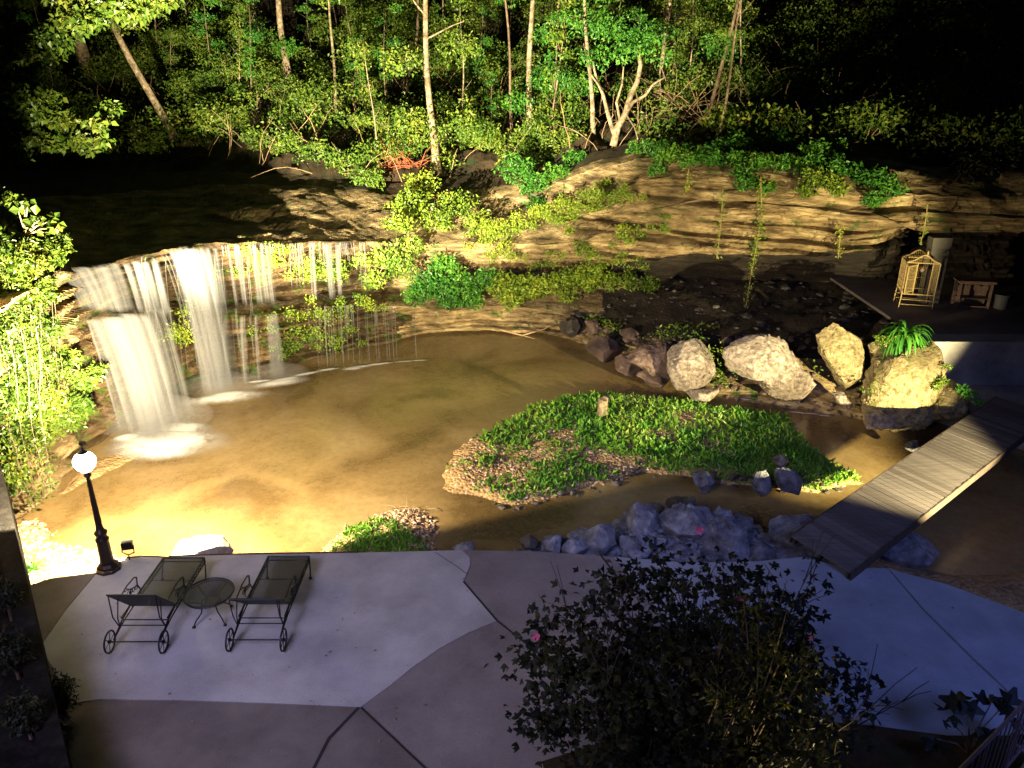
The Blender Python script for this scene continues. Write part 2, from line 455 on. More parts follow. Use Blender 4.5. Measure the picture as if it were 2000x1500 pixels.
def foammat():
    m, nt, out = newmat('foam')
    uv = N(nt, 'UVMap')
    sb = N(nt, 'VectorMath', operation='SUBTRACT'); sb.inputs[1].default_value = (.5, .5, 0); nt.links.new(uv.outputs[0], sb.inputs[0])
    ln = N(nt, 'VectorMath', operation='LENGTH'); nt.links.new(sb.outputs[0], ln.inputs[0])
    mr = N(nt, 'MapRange'); mr.inputs[1].default_value = .5; mr.inputs[2].default_value = .08; mr.interpolation_type = 'SMOOTHSTEP'
    nt.links.new(ln.outputs['Value'], mr.inputs[0])
    nz = N(nt, 'TexNoise'); nz.inputs['Scale'].default_value = 3.2; nz.inputs['Detail'].default_value = 7; nz.inputs['Roughness'].default_value = .62
    nt.links.new(noise_co(nt), nz.inputs[0])
    r = ramp(nt, nz.outputs[0], [(.22, (0, 0, 0)), (.56, (1, 1, 1))])
    ad = N(nt, 'Math', operation='MULTIPLY_ADD', use_clamp=True)
    nt.links.new(mr.outputs[0], ad.inputs[0]); nt.links.new(r.outputs[0], ad.inputs[1])
    pw = N(nt, 'Math', operation='POWER'); pw.inputs[1].default_value = 4; nt.links.new(mr.outputs[0], pw.inputs[0])
    nt.links.new(pw.outputs[0], ad.inputs[2])
    d = N(nt, 'BsdfDiffuse'); d.inputs[0].default_value = (.6, .58, .55, 1)
    tr = N(nt, 'BsdfTransparent'); fx = N(nt, 'MixShader')
    nt.links.new(ad.outputs[0], fx.inputs[0]); nt.links.new(tr.outputs[0], fx.inputs[1]); nt.links.new(d.outputs[0], fx.inputs[2])
    nt.links.new(fx.outputs[0], out.inputs[0]); return m


M['foam'] = foammat()
M['fall_thick'] = fallmat('silky_water', .60, 3.5, 1, .24)
M['fall_mid'] = fallmat('streaked_water', .50, 3.5, 2, .18)
M['fall_thin'] = fallmat('thin_water', .42, 3.5, 3, .16)
M['fall_veil'] = fallmat('water_veil', .55, 5, 5, .22)
M['trickle'] = fallmat('trickle_water', .55, 1.5, 4, .2)

# ------------------------------------------------------------------ cliff and hill (one lofted terrain)
def Zp(py, Y): return at(CX, py, Y=Y).z


def pt_col(px, e):
    """e = ('z', z, Y) or (py, Y)"""
    if e[0] == 'z':
        z, Y = e[1], e[2]
    else:
        Y = e[1]; z = Zp(e[0], Y)
    d = Y * cp + (CAM_H - z) * sp
    return ((px - CX) / FPX * d, Y, z)


def z_(z, Y): return ('z', z, Y)


HL = [(200, 42), (100, 50), (0, 58), (-260, 74)]
HR = [(200, 36), (100, 43), (0, 50), (-260, 66)]
cols = {
    -500: [1500, z_(1, 8.1), z_(2, 8.3), z_(3, 8.4), z_(4.5, 8.5), z_(4.6, 12), z_(4.2, 20), z_(4.3, 34)] + HL,
    -120: [1170, z_(1, 11.6), z_(2, 11.8), z_(3, 11.9), z_(4.6, 12.2), z_(4.6, 14), z_(4, 22), (325, 34)] + HL,
    0: [1030, z_(1, 13.9), z_(2, 14), z_(3.2, 14.2), z_(4.6, 14.6), z_(4.5, 16), z_(3.9, 22), (325, 34.5)] + HL,
    90: [955, z_(.8, 15.6), z_(1.8, 15.9), z_(2.6, 15.9), z_(3.8, 16.2), z_(3.8, 17.5), z_(3.7, 23), (325, 34.5)] + HL,
    150: [905, z_(.6, 16.9), z_(1.6, 17.3), z_(2, 17.5), z_(3.4, 17.6), z_(3.5, 18.8), z_(3.6, 24), (328, 34.5)] + HL,
    220: [850, z_(1.2, 18.1), (615, 18.2), (585, 19), (512, 18.6), (488, 20.5), (405, 26), (328, 34.5)] + HL,
    300: [800, z_(1, 19.3), (605, 19.6), (590, 20.2), (492, 19.9), (465, 22), (400, 27), (328, 34)] + HL,
    400: [755, (620, 21.6), (598, 22.3), (590, 22.5), (478, 21.6), (448, 23.5), (390, 28), (330, 34)] + HL,
    500: [740, (612, 22.4), (588, 23.3), (580, 23.5), (472, 22.4), (438, 24.6), (380, 28.5), (335, 33)] + HL,
    600: [705, (598, 23.8), (575, 24.7), (570, 24.9), (468, 23.8), (425, 26), (370, 29), (340, 31)] + HL,
    700: [685, (592, 24.8), (570, 26), (562, 26.3), (470, 25.2), (430, 27), (385, 29.5), (355, 31.5)] + HL,
    830: [655, (598, 26.2), (560, 27.3), (545, 27.6), (478, 27), (440, 28.3), (400, 30), (350, 32.5)] + HL,
    950: [650, (600, 26.3), (560, 27.5), (535, 28), (478, 27.3), (435, 29), (390, 31), (330, 34)] + HL,
    1060: [655, (605, 26.2), (560, 27.5), (530, 28), (475, 27.3), (425, 29), (370, 30.5), (310, 33.5)] + [(200, 41), (100, 48), (0, 56), (-260, 72)],
    1150: [685, (630, 25.8), (590, 27), (535, 28), (470, 27), (400, 28), (330, 29.5), (295, 32)] + [(200, 39), (100, 46), (0, 54), (-260, 70)],
    1250: [735, (660, 23.2), z_(.75, 28.0), (512, 26.6), (415, 26.5), (350, 27.3), (305, 28.5), (280, 31)] + HL,
    1350: [765, (655, 22.6), z_(.85, 27.4), (502, 25.6), (395, 25.4), (335, 26.4), (300, 27.4), (275, 30)] + HR,
    1450: [790, (655, 21.8), z_(.9, 26.6), (500, 24.8), (395, 24.5), (340, 25.4), (305, 26.4), (280, 29.5)] + HR,
    1600: [815, (660, 21.0), z_(1.0, 25.9), (495, 24.0), (405, 23.6), (345, 24.2), (310, 25.2), (280, 28.5)] + HR,
    1700: [832, (668, 20.4), z_(1.1, 25.2), (490, 23.4), (415, 22.8), (368, 23.6), (325, 24.8), (285, 28)] + HR,
    1790: [828, z_(1.33, 19.5), z_(1.36, 25), z_(3.45, 24.6), (452, 22.8), (380, 23.3), (340, 24.5), (290, 28)] + HR,
    1900: [824, z_(1.33, 19.3), z_(1.36, 25), z_(3.5, 24.6), (455, 22.3), (390, 22.9), (350, 24), (300, 27)] + HR,
    2050: [824, z_(1.33, 19.1), z_(1.36, 25), z_(3.5, 24.6), (455, 22), (390, 22.6), (350, 24), (300, 27)] + HR,
    2500: [824, z_(1.33, 19.1), z_(1.36, 25), z_(3.5, 24.6), z_(3.6, 22), z_(4.6, 22.6), z_(5.2, 24), z_(5.6, 27)] + HR,
}
keys = sorted(cols)
ctrl = []
for px in keys:
    L = cols[px]
    if px >= 1790:
        foot = pt_col(px, z_(-.9, 19.2))
    else:
        p = at(px, L[0], z=-.9); foot = tuple(p)
    row = [pt_col(px, z_(-1.8, foot[1] - .5)), foot] + [pt_col(px, e) for e in L[1:]]
    ctrl.append(row)
ctrl = np.array(ctrl)                     # (ncol, nrow, 3)
NC = 620
us = np.linspace(-500, 2500, NC)
dense = np.zeros((NC, ctrl.shape[1], 3))
for r_ in range(ctrl.shape[1]):
    for a in range(3):
        dense[:, r_, a] = np.interp(us, keys, ctrl[:, r_, a])
# smooth along the face
ker = np.exp(-np.linspace(-2, 2, 13) ** 2); ker /= ker.sum()
pad = np.pad(dense, ((6, 6), (0, 0), (0, 0)), 'edge')
sm = np.zeros_like(dense)
for i, w in enumerate(ker): sm += w * pad[i:i + NC]
dense = sm
segs = [6, 60, 18, 24, 84, 26, 22, 12, 14, 12, 12, 12]
rowsv = []
for r_, n_ in enumerate(segs):
    for k in range(n_):
        t = k / n_
        rowsv.append(r_ + t)
rowsv.append(ctrl.shape[1] - 1.0)
rowsv = np.array(rowsv)
NRr = len(rowsv)
i0 = np.minimum(rowsv.astype(int), ctrl.shape[1] - 2); ft = rowsv - i0
G = dense[:, i0] * (1 - ft)[None, :, None] + dense[:, i0 + 1] * ft[None, :, None]
BASEG = G.copy()


def grid_normals(G):
    du = np.gradient(G, axis=0); dv = np.gradient(G, axis=1)
    n = np.cross(du, dv); n /= (np.linalg.norm(n, axis=2, keepdims=True) + 1e-9)
    return n


Nn = grid_normals(G)                       # points toward viewer/up
steep = 1 - np.abs(Nn[:, :, 2])
rs = np.random.default_rng(5)
ltab = rs.uniform(-1, 1, 400)
zz = (G[:, :, 2] + .16 * vn(0, G[:, :, 0] * .12, G[:, :, 2] * 2.1, 77) + .14 * fbm(G[:, :, 0] * .25, G[:, :, 1] * .25, 0, 3, 3)) / .15 + 60 + .5 * fbm(G[:, :, 0] * .6, G[:, :, 1] * .6, 3, 3, 9)
li = np.floor(zz).astype(int) % 398; lf = zz - np.floor(zz)
lf = np.clip((lf - .80) / .20, 0, 1)
lay = ltab[li] * (1 - lf) + ltab[li + 1] * lf
rough = fbm(G[:, :, 0] * .40, G[:, :, 1] * .40, G[:, :, 2] * 1.1, 3, 21)
fine = fbm(G[:, :, 0] * 2.2, G[:, :, 1] * 2.2, G[:, :, 2] * 7, 4, 31)
brk = np.round(fbm(G[:, :, 0] * .9, 0, li * 7.3, 2, 41) * 3) / 3       # vertical breaks within a layer
rockm = np.clip(8.2 - rowsv, 0, 1)[None, :]
inside = np.clip(rowsv / 1.0, 0, 1)[None, :]
amp = np.clip(steep * 1.6, .12, 1) * rockm * inside
msk = np.clip(.55 + 1.3 * fbm(G[:, :, 0] * .35, G[:, :, 1] * .35, G[:, :, 2] * .9, 3, 46), .12, 1.2)
for (zc, xa_, xb_, am, th2) in ((4.0, 3.5, 12.5, .75, .14), (2.4, -1.5, 6.5, .55, .10), (3.25, 6.0, 13.5, .45, .07), (4.55, 7, 13, .5, .08), (2.9, -1, 4, .35, .06), (.35, -9, 1, .3, .06), (1.9, -9, -5, .35, .08), (2.5, -8, -4, .3, .06)):
    g_ = np.exp(-(((G[:, :, 2] - zc - .22 * vn(G[:, :, 0] * .5, 0, zc, 7)) / th2) ** 2)) * np.clip((G[:, :, 0] - xa_) / .8, 0, 1) * np.clip((xb_ - G[:, :, 0]) / .8, 0, 1)
    rough = rough - g_ * am * 2.0 * np.clip(.6 + 1.5 * vn(G[:, :, 0] * .8, zc, 1, 8), 0, 1)
blk = np.round(vn(G[:, :, 0] * 1.6 + li * 5.1, 0, li * 2.3, 45) * 2) / 2
dh = (lay * .46 * msk + brk * .24 * msk + blk * .10 * msk + rough * .42 + fine * .13) * amp
hv = Nn.copy(); hv[:, :, 2] *= .15; hv /= (np.linalg.norm(hv, axis=2, keepdims=True) + 1e-9)
G = G + hv * dh[:, :, None]
flat = np.clip(1 - steep * 1.6, 0, 1) * inside
G[:, :, 2] += flat * (fbm(G[:, :, 0] * .7, G[:, :, 1] * .7, 0, 5, 51) * np.where(rowsv < 8, .18, .8)[None, :] * (1 if True else 0) + np.floor(fbm(G[:, :, 0] * .5, G[:, :, 1] * .5, 2, 3, 61) * 5) / 5 * .10 * rockm)
plat = ((us[:, None] > 1760) & (rowsv[None, :] > 2) & (rowsv[None, :] < 3))
G[:, :, 2] = np.where(plat, BASEG[:, :, 2] - .06, G[:, :, 2])
idx = np.arange(NC * NRr).reshape(NC, NRr)
Fq = np.stack([idx[:-1, :-1], idx[1:, :-1], idx[1:, 1:], idx[:-1, 1:]], -1).reshape(-1, 4)
mi = np.broadcast_to((rowsv[:-1] >= 7.3).astype(int)[None, :], (NC - 1, NRr - 1)).copy()
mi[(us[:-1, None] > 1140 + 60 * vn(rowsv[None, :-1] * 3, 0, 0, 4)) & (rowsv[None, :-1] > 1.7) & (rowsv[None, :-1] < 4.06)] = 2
mi[(us[:-1, None] > 130) & (us[:-1, None] < 745 + 60 * vn(rowsv[None, :-1] * 3, 0, 0, 4)) & (rowsv[None, :-1] > 1.0) & (rowsv[None, :-1] < 5.1)] = 3
mi = mi.ravel()
cl = fastmesh('hillside', G.reshape(-1, 3), Fq, [M['cliff'], M['litter'], M['recess_shade'], M['wetrock']], smooth=False, mi=mi)
tag(cl, kind='structure')


def surf(px, row):
    """point and normal on the terrain at a sight column and profile row"""
    i = int(np.clip((px + 500) / 3000 * (NC - 1), 0, NC - 1)); j = int(np.searchsorted(rowsv, row)); j = min(j, NRr - 1)
    return G[i, j], Nn[i, j]


def terr_at(px, py):
    i = int(np.clip((px + 500) / 3000 * (NC - 1), 0, NC - 1)); g = G[i]
    dep = g[:, 1] * cp + (CAM_H - g[:, 2]) * sp
    yy = CY + FPX * ((CAM_H - g[:, 2]) * cp - g[:, 1] * sp) / dep
    ok = np.where(np.abs(yy - py) < 7)[0]
    return float(g[ok, 1].min()) if len(ok) else 99.0


def hill_at(px, py):
    """terrain point seen near a photo pixel on the forest slope"""
    i = int(np.clip((px + 500) / 3000 * (NC - 1), 0, NC - 1))
    j0 = int(np.searchsorted(rowsv, 5.0))
    g = G[i, j0:]
    dep = g[:, 1] * cp + (CAM_H - g[:, 2]) * sp
    yy = CY + FPX * ((CAM_H - g[:, 2]) * cp - g[:, 1] * sp) / dep
    j = int(np.argmin(np.abs(yy - py)))
    return Vector(g[j])


# ------------------------------------------------------------------ pool bed, banks, island
WZ = -.80
def poly_at(pix, z): return np.array([list(at(x, y, z=z))[:2] for x, y in pix])


def sd_poly(X, Y, P):
    """signed distance, negative inside"""
    d = np.full(X.shape, 1e9); inside = np.zeros(X.shape, bool)
    n = len(P)
    for i in range(n):
        a = P[i]; b = P[(i + 1) % n]; e = b - a
        wx, wy = X - a[0], Y - a[1]
        t = np.clip((wx * e[0] + wy * e[1]) / (e @ e), 0, 1)
        d = np.minimum(d, np.hypot(wx - t * e[0], wy - t * e[1]))
        c = ((a[1] > Y) != (b[1] > Y)) & (X < (b[0] - a[0]) * (Y - a[1]) / (b[1] - a[1] + 1e-12) + a[0])
        inside ^= c
    return np.where(inside, -d, d)


ISLE = poly_at([(862, 905), (900, 862), (980, 812), (1080, 778), (1180, 766), (1300, 782), (1450, 803), (1530, 815), (1580, 860), (1640, 905), (1690, 938), (1600, 958), (1480, 948), (1380, 930), (1250, 912), (1180, 938), (1080, 972), (1000, 985), (925, 970), (868, 945)], -.7)
SPIT = poly_at([(610, 1052), (650, 1015), (720, 985), (800, 975), (860, 1000), (880, 1040), (900, 1120), (600, 1130)], -.75)
LEFTB = poly_at([(-80, 1060), (60, 992), (100, 985), (118, 1015), (150, 1045), (235, 1072), (300, 1090), (300, 1180), (-200, 1300)], -.75)
SHELF = poly_at([(60, 1000), (150, 915), (290, 835), (360, 880), (300, 900), (120, 985)], -.85)
RBANK = poly_at([(1560, 1200), (1500, 1050), (1650, 1040), (1850, 1085), (1990, 1090), (2300, 1100), (2300, 1500), (1700, 1300)], -.7)
gx = np.linspace(-16, 20, 400); gy = np.linspace(8.5, 27, 320)
X, Y = np.meshgrid(gx, gy, indexing='ij')
Zg = np.full(X.shape, -1.12) + .10 * fbm(X * .5, Y * .5, 0, 4, 71) + .03 * fbm(X * 3, Y * 3, 0, 3, 72)
def sstep(a, b, x):
    t = np.clip((x - a) / (b - a), 0, 1); return t * t * (3 - 2 * t)


for P, h, w in ((ISLE, .46, .9), (SPIT, .42, .9), (LEFTB, .42, .9), (SHELF, .38, .5), (RBANK, .55, 1.0)):
    s_ = sd_poly(X, Y, P) + .25 * fbm(X * 1.3, Y * 1.3, 0, 3, 73)
    Zg += h * (1 - (sstep(-w * .45, w * .75, s_) if P is ISLE else sstep(-w, w * .45, s_)))
# shallows toward patio
Zg += .16 * (1 - sstep(11.4, 15.5, Y)) * (1 - sstep(-4, 1, X))
idx = np.arange(X.size).reshape(X.shape)
Fq = np.stack([idx[:-1, :-1], idx[1:, :-1], idx[1:, 1:], idx[:-1, 1:]], -1).reshape(-1, 4)
Vg = np.stack([X, Y, Zg], -1).reshape(-1, 3)
tag(fastmesh('pool_bed', Vg, Fq, M['bed'], smooth=True), kind='structure')


def gz(x, y):
    i = int(np.clip((x + 16) / 36 * 399, 0, 399)); j = int(np.clip((y - 8.5) / 18.5 * 319, 0, 319))
    return Zg[i, j]


# far ground sheet under everything
mb = MB(); mb.add([(-150, -60, -2.2), (150, -60, -2.2), (150, 160, -2.2), (-150, 160, -2.2)], [(0, 1, 2, 3)])
tag(mb.build('ground', M['litter']), kind='structure')

# water sheet
nx, ny = 120, 90
wx = np.linspace(-14, 19, nx); wy = np.linspace(10.8, 27.5, ny)
XX, YY = np.meshgrid(wx, wy, indexing='ij')
Vw = np.stack([XX, YY, np.full(XX.shape, WZ)], -1).reshape(-1, 3)
idw = np.arange(nx * ny).reshape(nx, ny)
Fw = np.stack([idw[:-1, :-1], idw[1:, :-1], idw[1:, 1:], idw[:-1, 1:]], -1).reshape(-1, 4)
tag(fastmesh('pool_water', Vw, Fw, M['water'], smooth=True), kind='structure')

# ------------------------------------------------------------------ patio
def P0(x, y, z=0.0): return tuple(at(x, y, z=z))[:2]


edge = [(-60, 1168), (62, 1140), (100, 1128), (190, 1117), (240, 1088), (460, 1082), (700, 1078), (900, 1073), (1050, 1076), (1200, 1086), (1350, 1098), (1480, 1095), (1570, 1086), (1650, 1108), (1730, 1108), (1850, 1140), (2000, 1195), (2150, 1260)]
ew = [P0(*p) for p in edge]
back = [(9.5, 2.0), (-9, 2.0)]
mb = MB(); mb.prism([tuple(p) for p in ew] + back, -1.3, -.012)
tag(mb.build('patio', M['c_warm']), kind='structure')


def slab(name, pix, mat, z=0.0, th=.010):
    mb = MB(); P = [P0(x, y) if not isinstance(x, tuple) else x for x, y in pix]
    mb.prism(P, z - th, z)
    return tag(mb.build(name, mat), kind='structure')


def wp(x, y):
    """world point back to a photo pixel on the patio"""
    d = y * cp + CAM_H * sp
    return CX + FPX * x / d, CY + FPX * (CAM_H * cp - y * sp) / d


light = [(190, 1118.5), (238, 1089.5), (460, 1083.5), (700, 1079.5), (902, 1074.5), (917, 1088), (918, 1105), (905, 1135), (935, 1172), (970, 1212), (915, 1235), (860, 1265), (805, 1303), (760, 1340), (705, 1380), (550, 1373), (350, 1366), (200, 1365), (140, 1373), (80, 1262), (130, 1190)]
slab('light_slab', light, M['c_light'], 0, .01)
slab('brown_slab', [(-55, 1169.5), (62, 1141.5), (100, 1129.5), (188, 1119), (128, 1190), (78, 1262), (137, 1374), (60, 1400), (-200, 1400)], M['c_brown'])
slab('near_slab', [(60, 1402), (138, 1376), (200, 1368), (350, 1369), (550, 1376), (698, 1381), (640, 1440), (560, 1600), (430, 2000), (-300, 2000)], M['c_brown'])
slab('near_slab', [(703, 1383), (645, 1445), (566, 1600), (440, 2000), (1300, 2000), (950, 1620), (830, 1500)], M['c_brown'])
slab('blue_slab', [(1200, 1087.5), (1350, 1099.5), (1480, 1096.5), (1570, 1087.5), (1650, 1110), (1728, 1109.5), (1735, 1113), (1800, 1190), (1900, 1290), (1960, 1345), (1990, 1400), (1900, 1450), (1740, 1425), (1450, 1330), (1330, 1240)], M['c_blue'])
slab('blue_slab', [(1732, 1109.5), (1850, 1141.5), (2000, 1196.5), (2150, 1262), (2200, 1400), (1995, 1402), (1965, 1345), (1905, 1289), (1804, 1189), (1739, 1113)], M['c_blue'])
# saw-cut joints
mb = MB()
def joint(pix, w=.011):
    P = [Vector((*P0(x, y), 0.0035)) for x, y in pix]
    for a, b_ in zip(P[:-1], P[1:]):
        d = (b_ - a).normalized(); s_ = Vector((-d.y, d.x, 0)) * w
        mb.add([a - s_, b_ - s_, b_ + s_, a + s_], [(0, 1, 2, 3)])


joint([(905, 1136), (970, 1212), (1060, 1283), (1160, 1352), (1300, 1440)], .014)
joint([(850, 1079), (890, 1105), (913, 1122)], .006)
joint([(1172, 1083), (1200, 1120), (1240, 1165)], .014)
joint([(701, 1382), (642.5, 1442.5), (563, 1600)], .022)
joint([(705, 1382), (830, 1500), (950, 1620)], .014)
tag(mb.build('patio_joint', M['joint']), kind='structure')
# planting bed ground in front, low and dark
mb = MB()
mb.prism([P0(*p) for p in [(1060, 1490), (1180, 1452), (1340, 1420), (1500, 1405), (1700, 1420), (1850, 1440), (1960, 1440), (2100, 1560), (1900, 2200), (1150, 2200)]], .004, .03)
tag(mb.build('planting_bed', M['litter']), kind='structure')

# ------------------------------------------------------------------ leaves
def nrm(a): return a / (np.linalg.norm(a, axis=-1, keepdims=True) + 1e-9)


def leaf_geo(P, size, bias=(0, -.25, .7), spread=1.0, wid=.55, axis=None, lobed=False):
    n = len(P); size = np.broadcast_to(size, (n,))[:, None] * rng.uniform(.65, 1.3, (n, 1))
    nn = nrm(rng.normal(0, 1, (n, 3)) * spread + np.array(bias))
    ax = rng.normal(0, 1, (n, 3)) + (np.array([0, 0, -.4]) if axis is None else axis)
    ax = nrm(ax - nn * (ax * nn).sum(1, keepdims=True)); sd = np.cross(nn, ax)
    if not lobed:
        b = P; t = P + ax * size - nn * size * .18
        l = P + ax * size * .42 + sd * size * wid * .5 + nn * size * .10
        r = P + ax * size * .42 - sd * size * wid * .5 + nn * size * .10
        V = np.stack([b, r, t, l], 1).reshape(-1, 3)
        Fc = np.arange(n * 4).reshape(n, 4)
        return V, Fc
    # three-lobed leaf of three quads that share the base
    outl = [(0, 0), (.42, .30), (.62, .62), (.25, .55), (.10, 1.0), (-.06, 1.02), (-.25, .55), (-.60, .60), (-.42, .28)]
    V = np.stack([P + sd * size * x + ax * size * y - nn * size * (.35 * abs(x) + .15 * y * y) for x, y in outl], 1).reshape(-1, 3)
    base = (np.arange(n) * 9)[:, None]
    Fc = np.concatenate([base + np.array([[0, 1, 2, 3]]), base + np.array([[0, 3, 4, 5]]), base + np.array([[0, 5, 6, 6 - 0]])[:, :4], base + np.array([[0, 6, 7, 8]])], 0)
    Fc = np.concatenate([base + np.array([[0, 1, 2, 3]]), base + np.array([[3, 4, 5, 6]]), base + np.array([[0, 3, 6, 7]]), ], 0)
    Fc = np.concatenate([base + np.array([[0, 1, 2, 3]]), base + np.array([[3, 4, 5, 6]]), base + np.array([[0, 6, 7, 8]])], 0)
    # close the middle with base-3-6 by a degenerate-free sliver quad (base,3,mid,6)
    mid = P + ax * size * .58 - nn * size * .06
    V = np.concatenate([V, mid]); m_ = (len(V) - n + np.arange(n))[:, None]
    q = np.concatenate([base, base + 3, m_, base + 6], 1)
    return V, np.concatenate([Fc, q], 0)


def ellip_pts(c, r, n, shell=.55):
    d = nrm(rng.normal(0, 1, (n, 3)))
    k = rng.uniform(shell, 1, (n, 1)) ** .7
    lump = 1 + .28 * np.sin(d[:, :1] * 5 + c[0]) * np.cos(d[:, 2:3] * 4 + c[1])
    return np.array(c) + d * k * lump * np.array(r)


def leaf_obj(name, P, size, mat, parent=None, origin=None, **kw):
    V, Fc = leaf_geo(np.asarray(P), size, **kw)
    return fastmesh(name, V, Fc, mat, parent, origin=origin)


# ------------------------------------------------------------------ undergrowth on the slope
def uv_grid_pts(n, px0, px1, r0, r1):
    a = rng.uniform(px0, px1, n); r = rng.uniform(r0, r1, n)
    i = np.clip(((a + 500) / 3000 * (NC - 1)).astype(int), 0, NC - 1)
    j = np.clip(np.searchsorted(rowsv, r), 0, NRr - 1)
    return G[i, j].copy(), a, r


def clumps(n, px0, px1, r0, r1, rad, per, lift=.5, size=.12, dens=None, flat_=.7):
    Pc, a, r = uv_grid_pts(n, px0, px1, r0, r1)
    keep = fbm(Pc[:, 0] * .22, Pc[:, 1] * .22, 0, 3, 81) > (-.18 if dens is None else dens)
    keep &= ~((a > 1130) & (a < 1330) & (r < 9.6) & (rng.uniform(0, 1, len(a)) < .85))
    keep &= ~((a > 215) & (a < 375) & (r < 9.0) & (rng.uniform(0, 1, len(a)) < .8))
    keep &= ~((a > 130) & (a < 215) & (r > 8.6) & (r < 9.6) & (rng.uniform(0, 1, len(a)) < .7))
    Pc = Pc[keep]
    out = []
    for c in Pc:
        rr = rad * rnd.uniform(.5, 1.35)
        out.append(ellip_pts((c[0], c[1], c[2] + lift * rnd.uniform(.1, 1.6)), (rr, rr, rr * flat_), int(per * rnd.uniform(.5, 1.4)), .35))
    return np.concatenate(out)


P = clumps(1900, -250, 1480, 7.9, 11.6, .85, 215, .9)
V, Fc = leaf_geo(P, .145)
P2 = clumps(420, 1400, 2300, 7.6, 11.0, .9, 90, .6, dens=-.3)
V2, F2 = leaf_geo(P2, .17)
tag(fastmesh('undergrowth', np.concatenate([V, V2]), np.concatenate([Fc, F2 + len(V)]), M['leaf']),
    'tangled green undergrowth filling the forest slope behind the falls', 'undergrowth', kind='stuff')

# thin twigs and dead stems through the undergrowth
mb = MB()
Pt, a_, r_ = uv_grid_pts(330, 50, 1700, 7.9, 9.6)
for c in Pt:
    L = rnd.uniform(.8, 2.6); d = Vector((rnd.uniform(-.6, .6), rnd.uniform(-.5, .3), rnd.uniform(.3, 1))).normalized()
    p = Vector(c); pts = [p]
    for k in range(5):
        d = (d + Vector((rnd.uniform(-.25, .25), rnd.uniform(-.2, .2), rnd.uniform(-.28, .12)))).normalized()
        p = p + d * L / 5; pts.append(p)
    r0 = rnd.uniform(.008, .02); mb.tube(pts, [r0, r0, r0 * .8, r0 * .7, r0 * .5, r0 * .3], 4, False)
tag(mb.build('brushwood', M['dry']), 'tan dead twigs and thin stems tangled through the undergrowth', 'twigs', kind='stuff')

# ------------------------------------------------------------------ trees
def tree(name, label, base, top, w0, cat='tree', group=None, mat='bark', leaf='leaf', nclump=9, clump_r=.8, per=170, leafsize=.15, rise=5.5, lowest=.45, extra=None, branches=5, side=1.6):
    """base, top: photo pixels of the visible trunk; the trunk continues upward along its lean"""
    B = hill_at(*base)
    T = at(top[0], top[1], Y=B.y - .2)
    d = (T - B); h = d.length; d.normalize()
    L = h + rise
    root = thing(name, B, label, cat, group)
    mb = MB(); pts = []; rad = []
    w = .8 * w0 / FPX * (B.y * cp + (CAM_H - B.z) * sp) / 2
    nseg = 14
    ph = rnd.uniform(0, 6)
    for k in range(nseg + 1):
        s = k / nseg
        wob = Vector((math.sin(s * 7 + ph) * .10, math.cos(s * 5 + ph) * .08, 0)) * (s * (1 - s) * 3)
        pts.append(B - d * .2 + d * (L + .2) * s + wob * (1 + L * .06)); rad.append(w * (.55 * (1 - s) ** 12 + 1.0 - .62 * s))
    mb.tube([p - B for p in pts], rad, 9)
    tips = []
    for k in range(branches):
        s = rnd.uniform(lowest, .95); i = int(s * nseg); p = pts[i]
        a = rnd.uniform(0, 6.28); o = Vector((math.cos(a), math.sin(a) * .7 - .25, rnd.uniform(.2, .8))).normalized()
        q = p.copy(); bp_ = [q - B]; L2_ = rnd.uniform(.6, 1.25) * side
        for j in range(4):
            o = (o + Vector((rnd.uniform(-.3, .3), rnd.uniform(-.3, .3), rnd.uniform(-.2, .15)))).normalized(); q = q + o * L2_ / 4; bp_.append(q - B)
        r0 = rad[i] * .45; mb.tube(bp_, [r0, r0 * .8, r0 * .6, r0 * .4, r0 * .2], 5)
        tips.append(q)
    mb.build('trunk', M[mat], root, smooth=True)
    out = []
    for k in range(nclump):
        c = tips[k % len(tips)] if tips and rnd.random() < .6 else pts[int(rnd.uniform(lowest + .12, 1) * nseg)]
        c = c + Vector((rnd.uniform(-1, 1) * clump_r * 1.3, rnd.uniform(-1, .6) * clump_r, rnd.uniform(-.5, .7) * clump_r))
        rr = clump_r * rnd.uniform(.6, 1.25)
        out.append(ellip_pts(c, (rr, rr, rr * .65), int(per * rnd.uniform(.6, 1.3)), .3))
    if extra:
        for (ex, ey, eY, er, en) in extra:
            c = at(ex, ey, Y=B.y + eY); out.append(ellip_pts(c, (er, er * .8, er * .62), en, .25))
    o = leaf_obj('crown', np.concatenate(out), leafsize, M[leaf], root)
    o.location = -Vector(B)
    return root


tree('tree', 'thick pale trunk leaning left in the upper left corner of the forest', (185, 165), (130, 0), 30, lowest=.55, nclump=10)
tree('tree', 'slender pale trunk leaning strongly left above the dark stream bed', (350, 283), (232, 60), 19, lowest=.6, nclump=12,
     extra=[(250, 30, -.6, 1.1, 500), (190, 15, -.4, 1.0, 400), (290, 10, -.8, .9, 300)])
tree('tree', 'upright pale trunk with flared foot between the leaning one and the tall spotted one', (567, 165), (545, 0), 17, lowest=.5, leaf='leaf_deep', extra=[(560, 90, -.8, .9, 300), (500, 60, -1, .8, 220)])
tree('tree', 'tall straight spotted pale trunk rising above the ledge vegetation mid frame', (857, 335), (829, 0), 17, lowest=.35, nclump=12, branches=8,
     extra=[(780, 120, -.5, 1.0, 300), (900, 90, .5, 1.0, 300), (800, 230, -.6, .9, 260), (900, 240, -.4, .9, 260)])
tree('tree', 'straight pale trunk behind dark green leaves, left of the forked one', (1041, 255), (1037, 0), 15, lowest=.45, leaf='leaf_deep', nclump=10,
     extra=[(1075, 150, -1.6, 1.15, 620), (1130, 165, -1.8, 1.0, 500), (1010, 200, -1.5, .8, 300), (1080, 60, -1, 1.0, 300)])
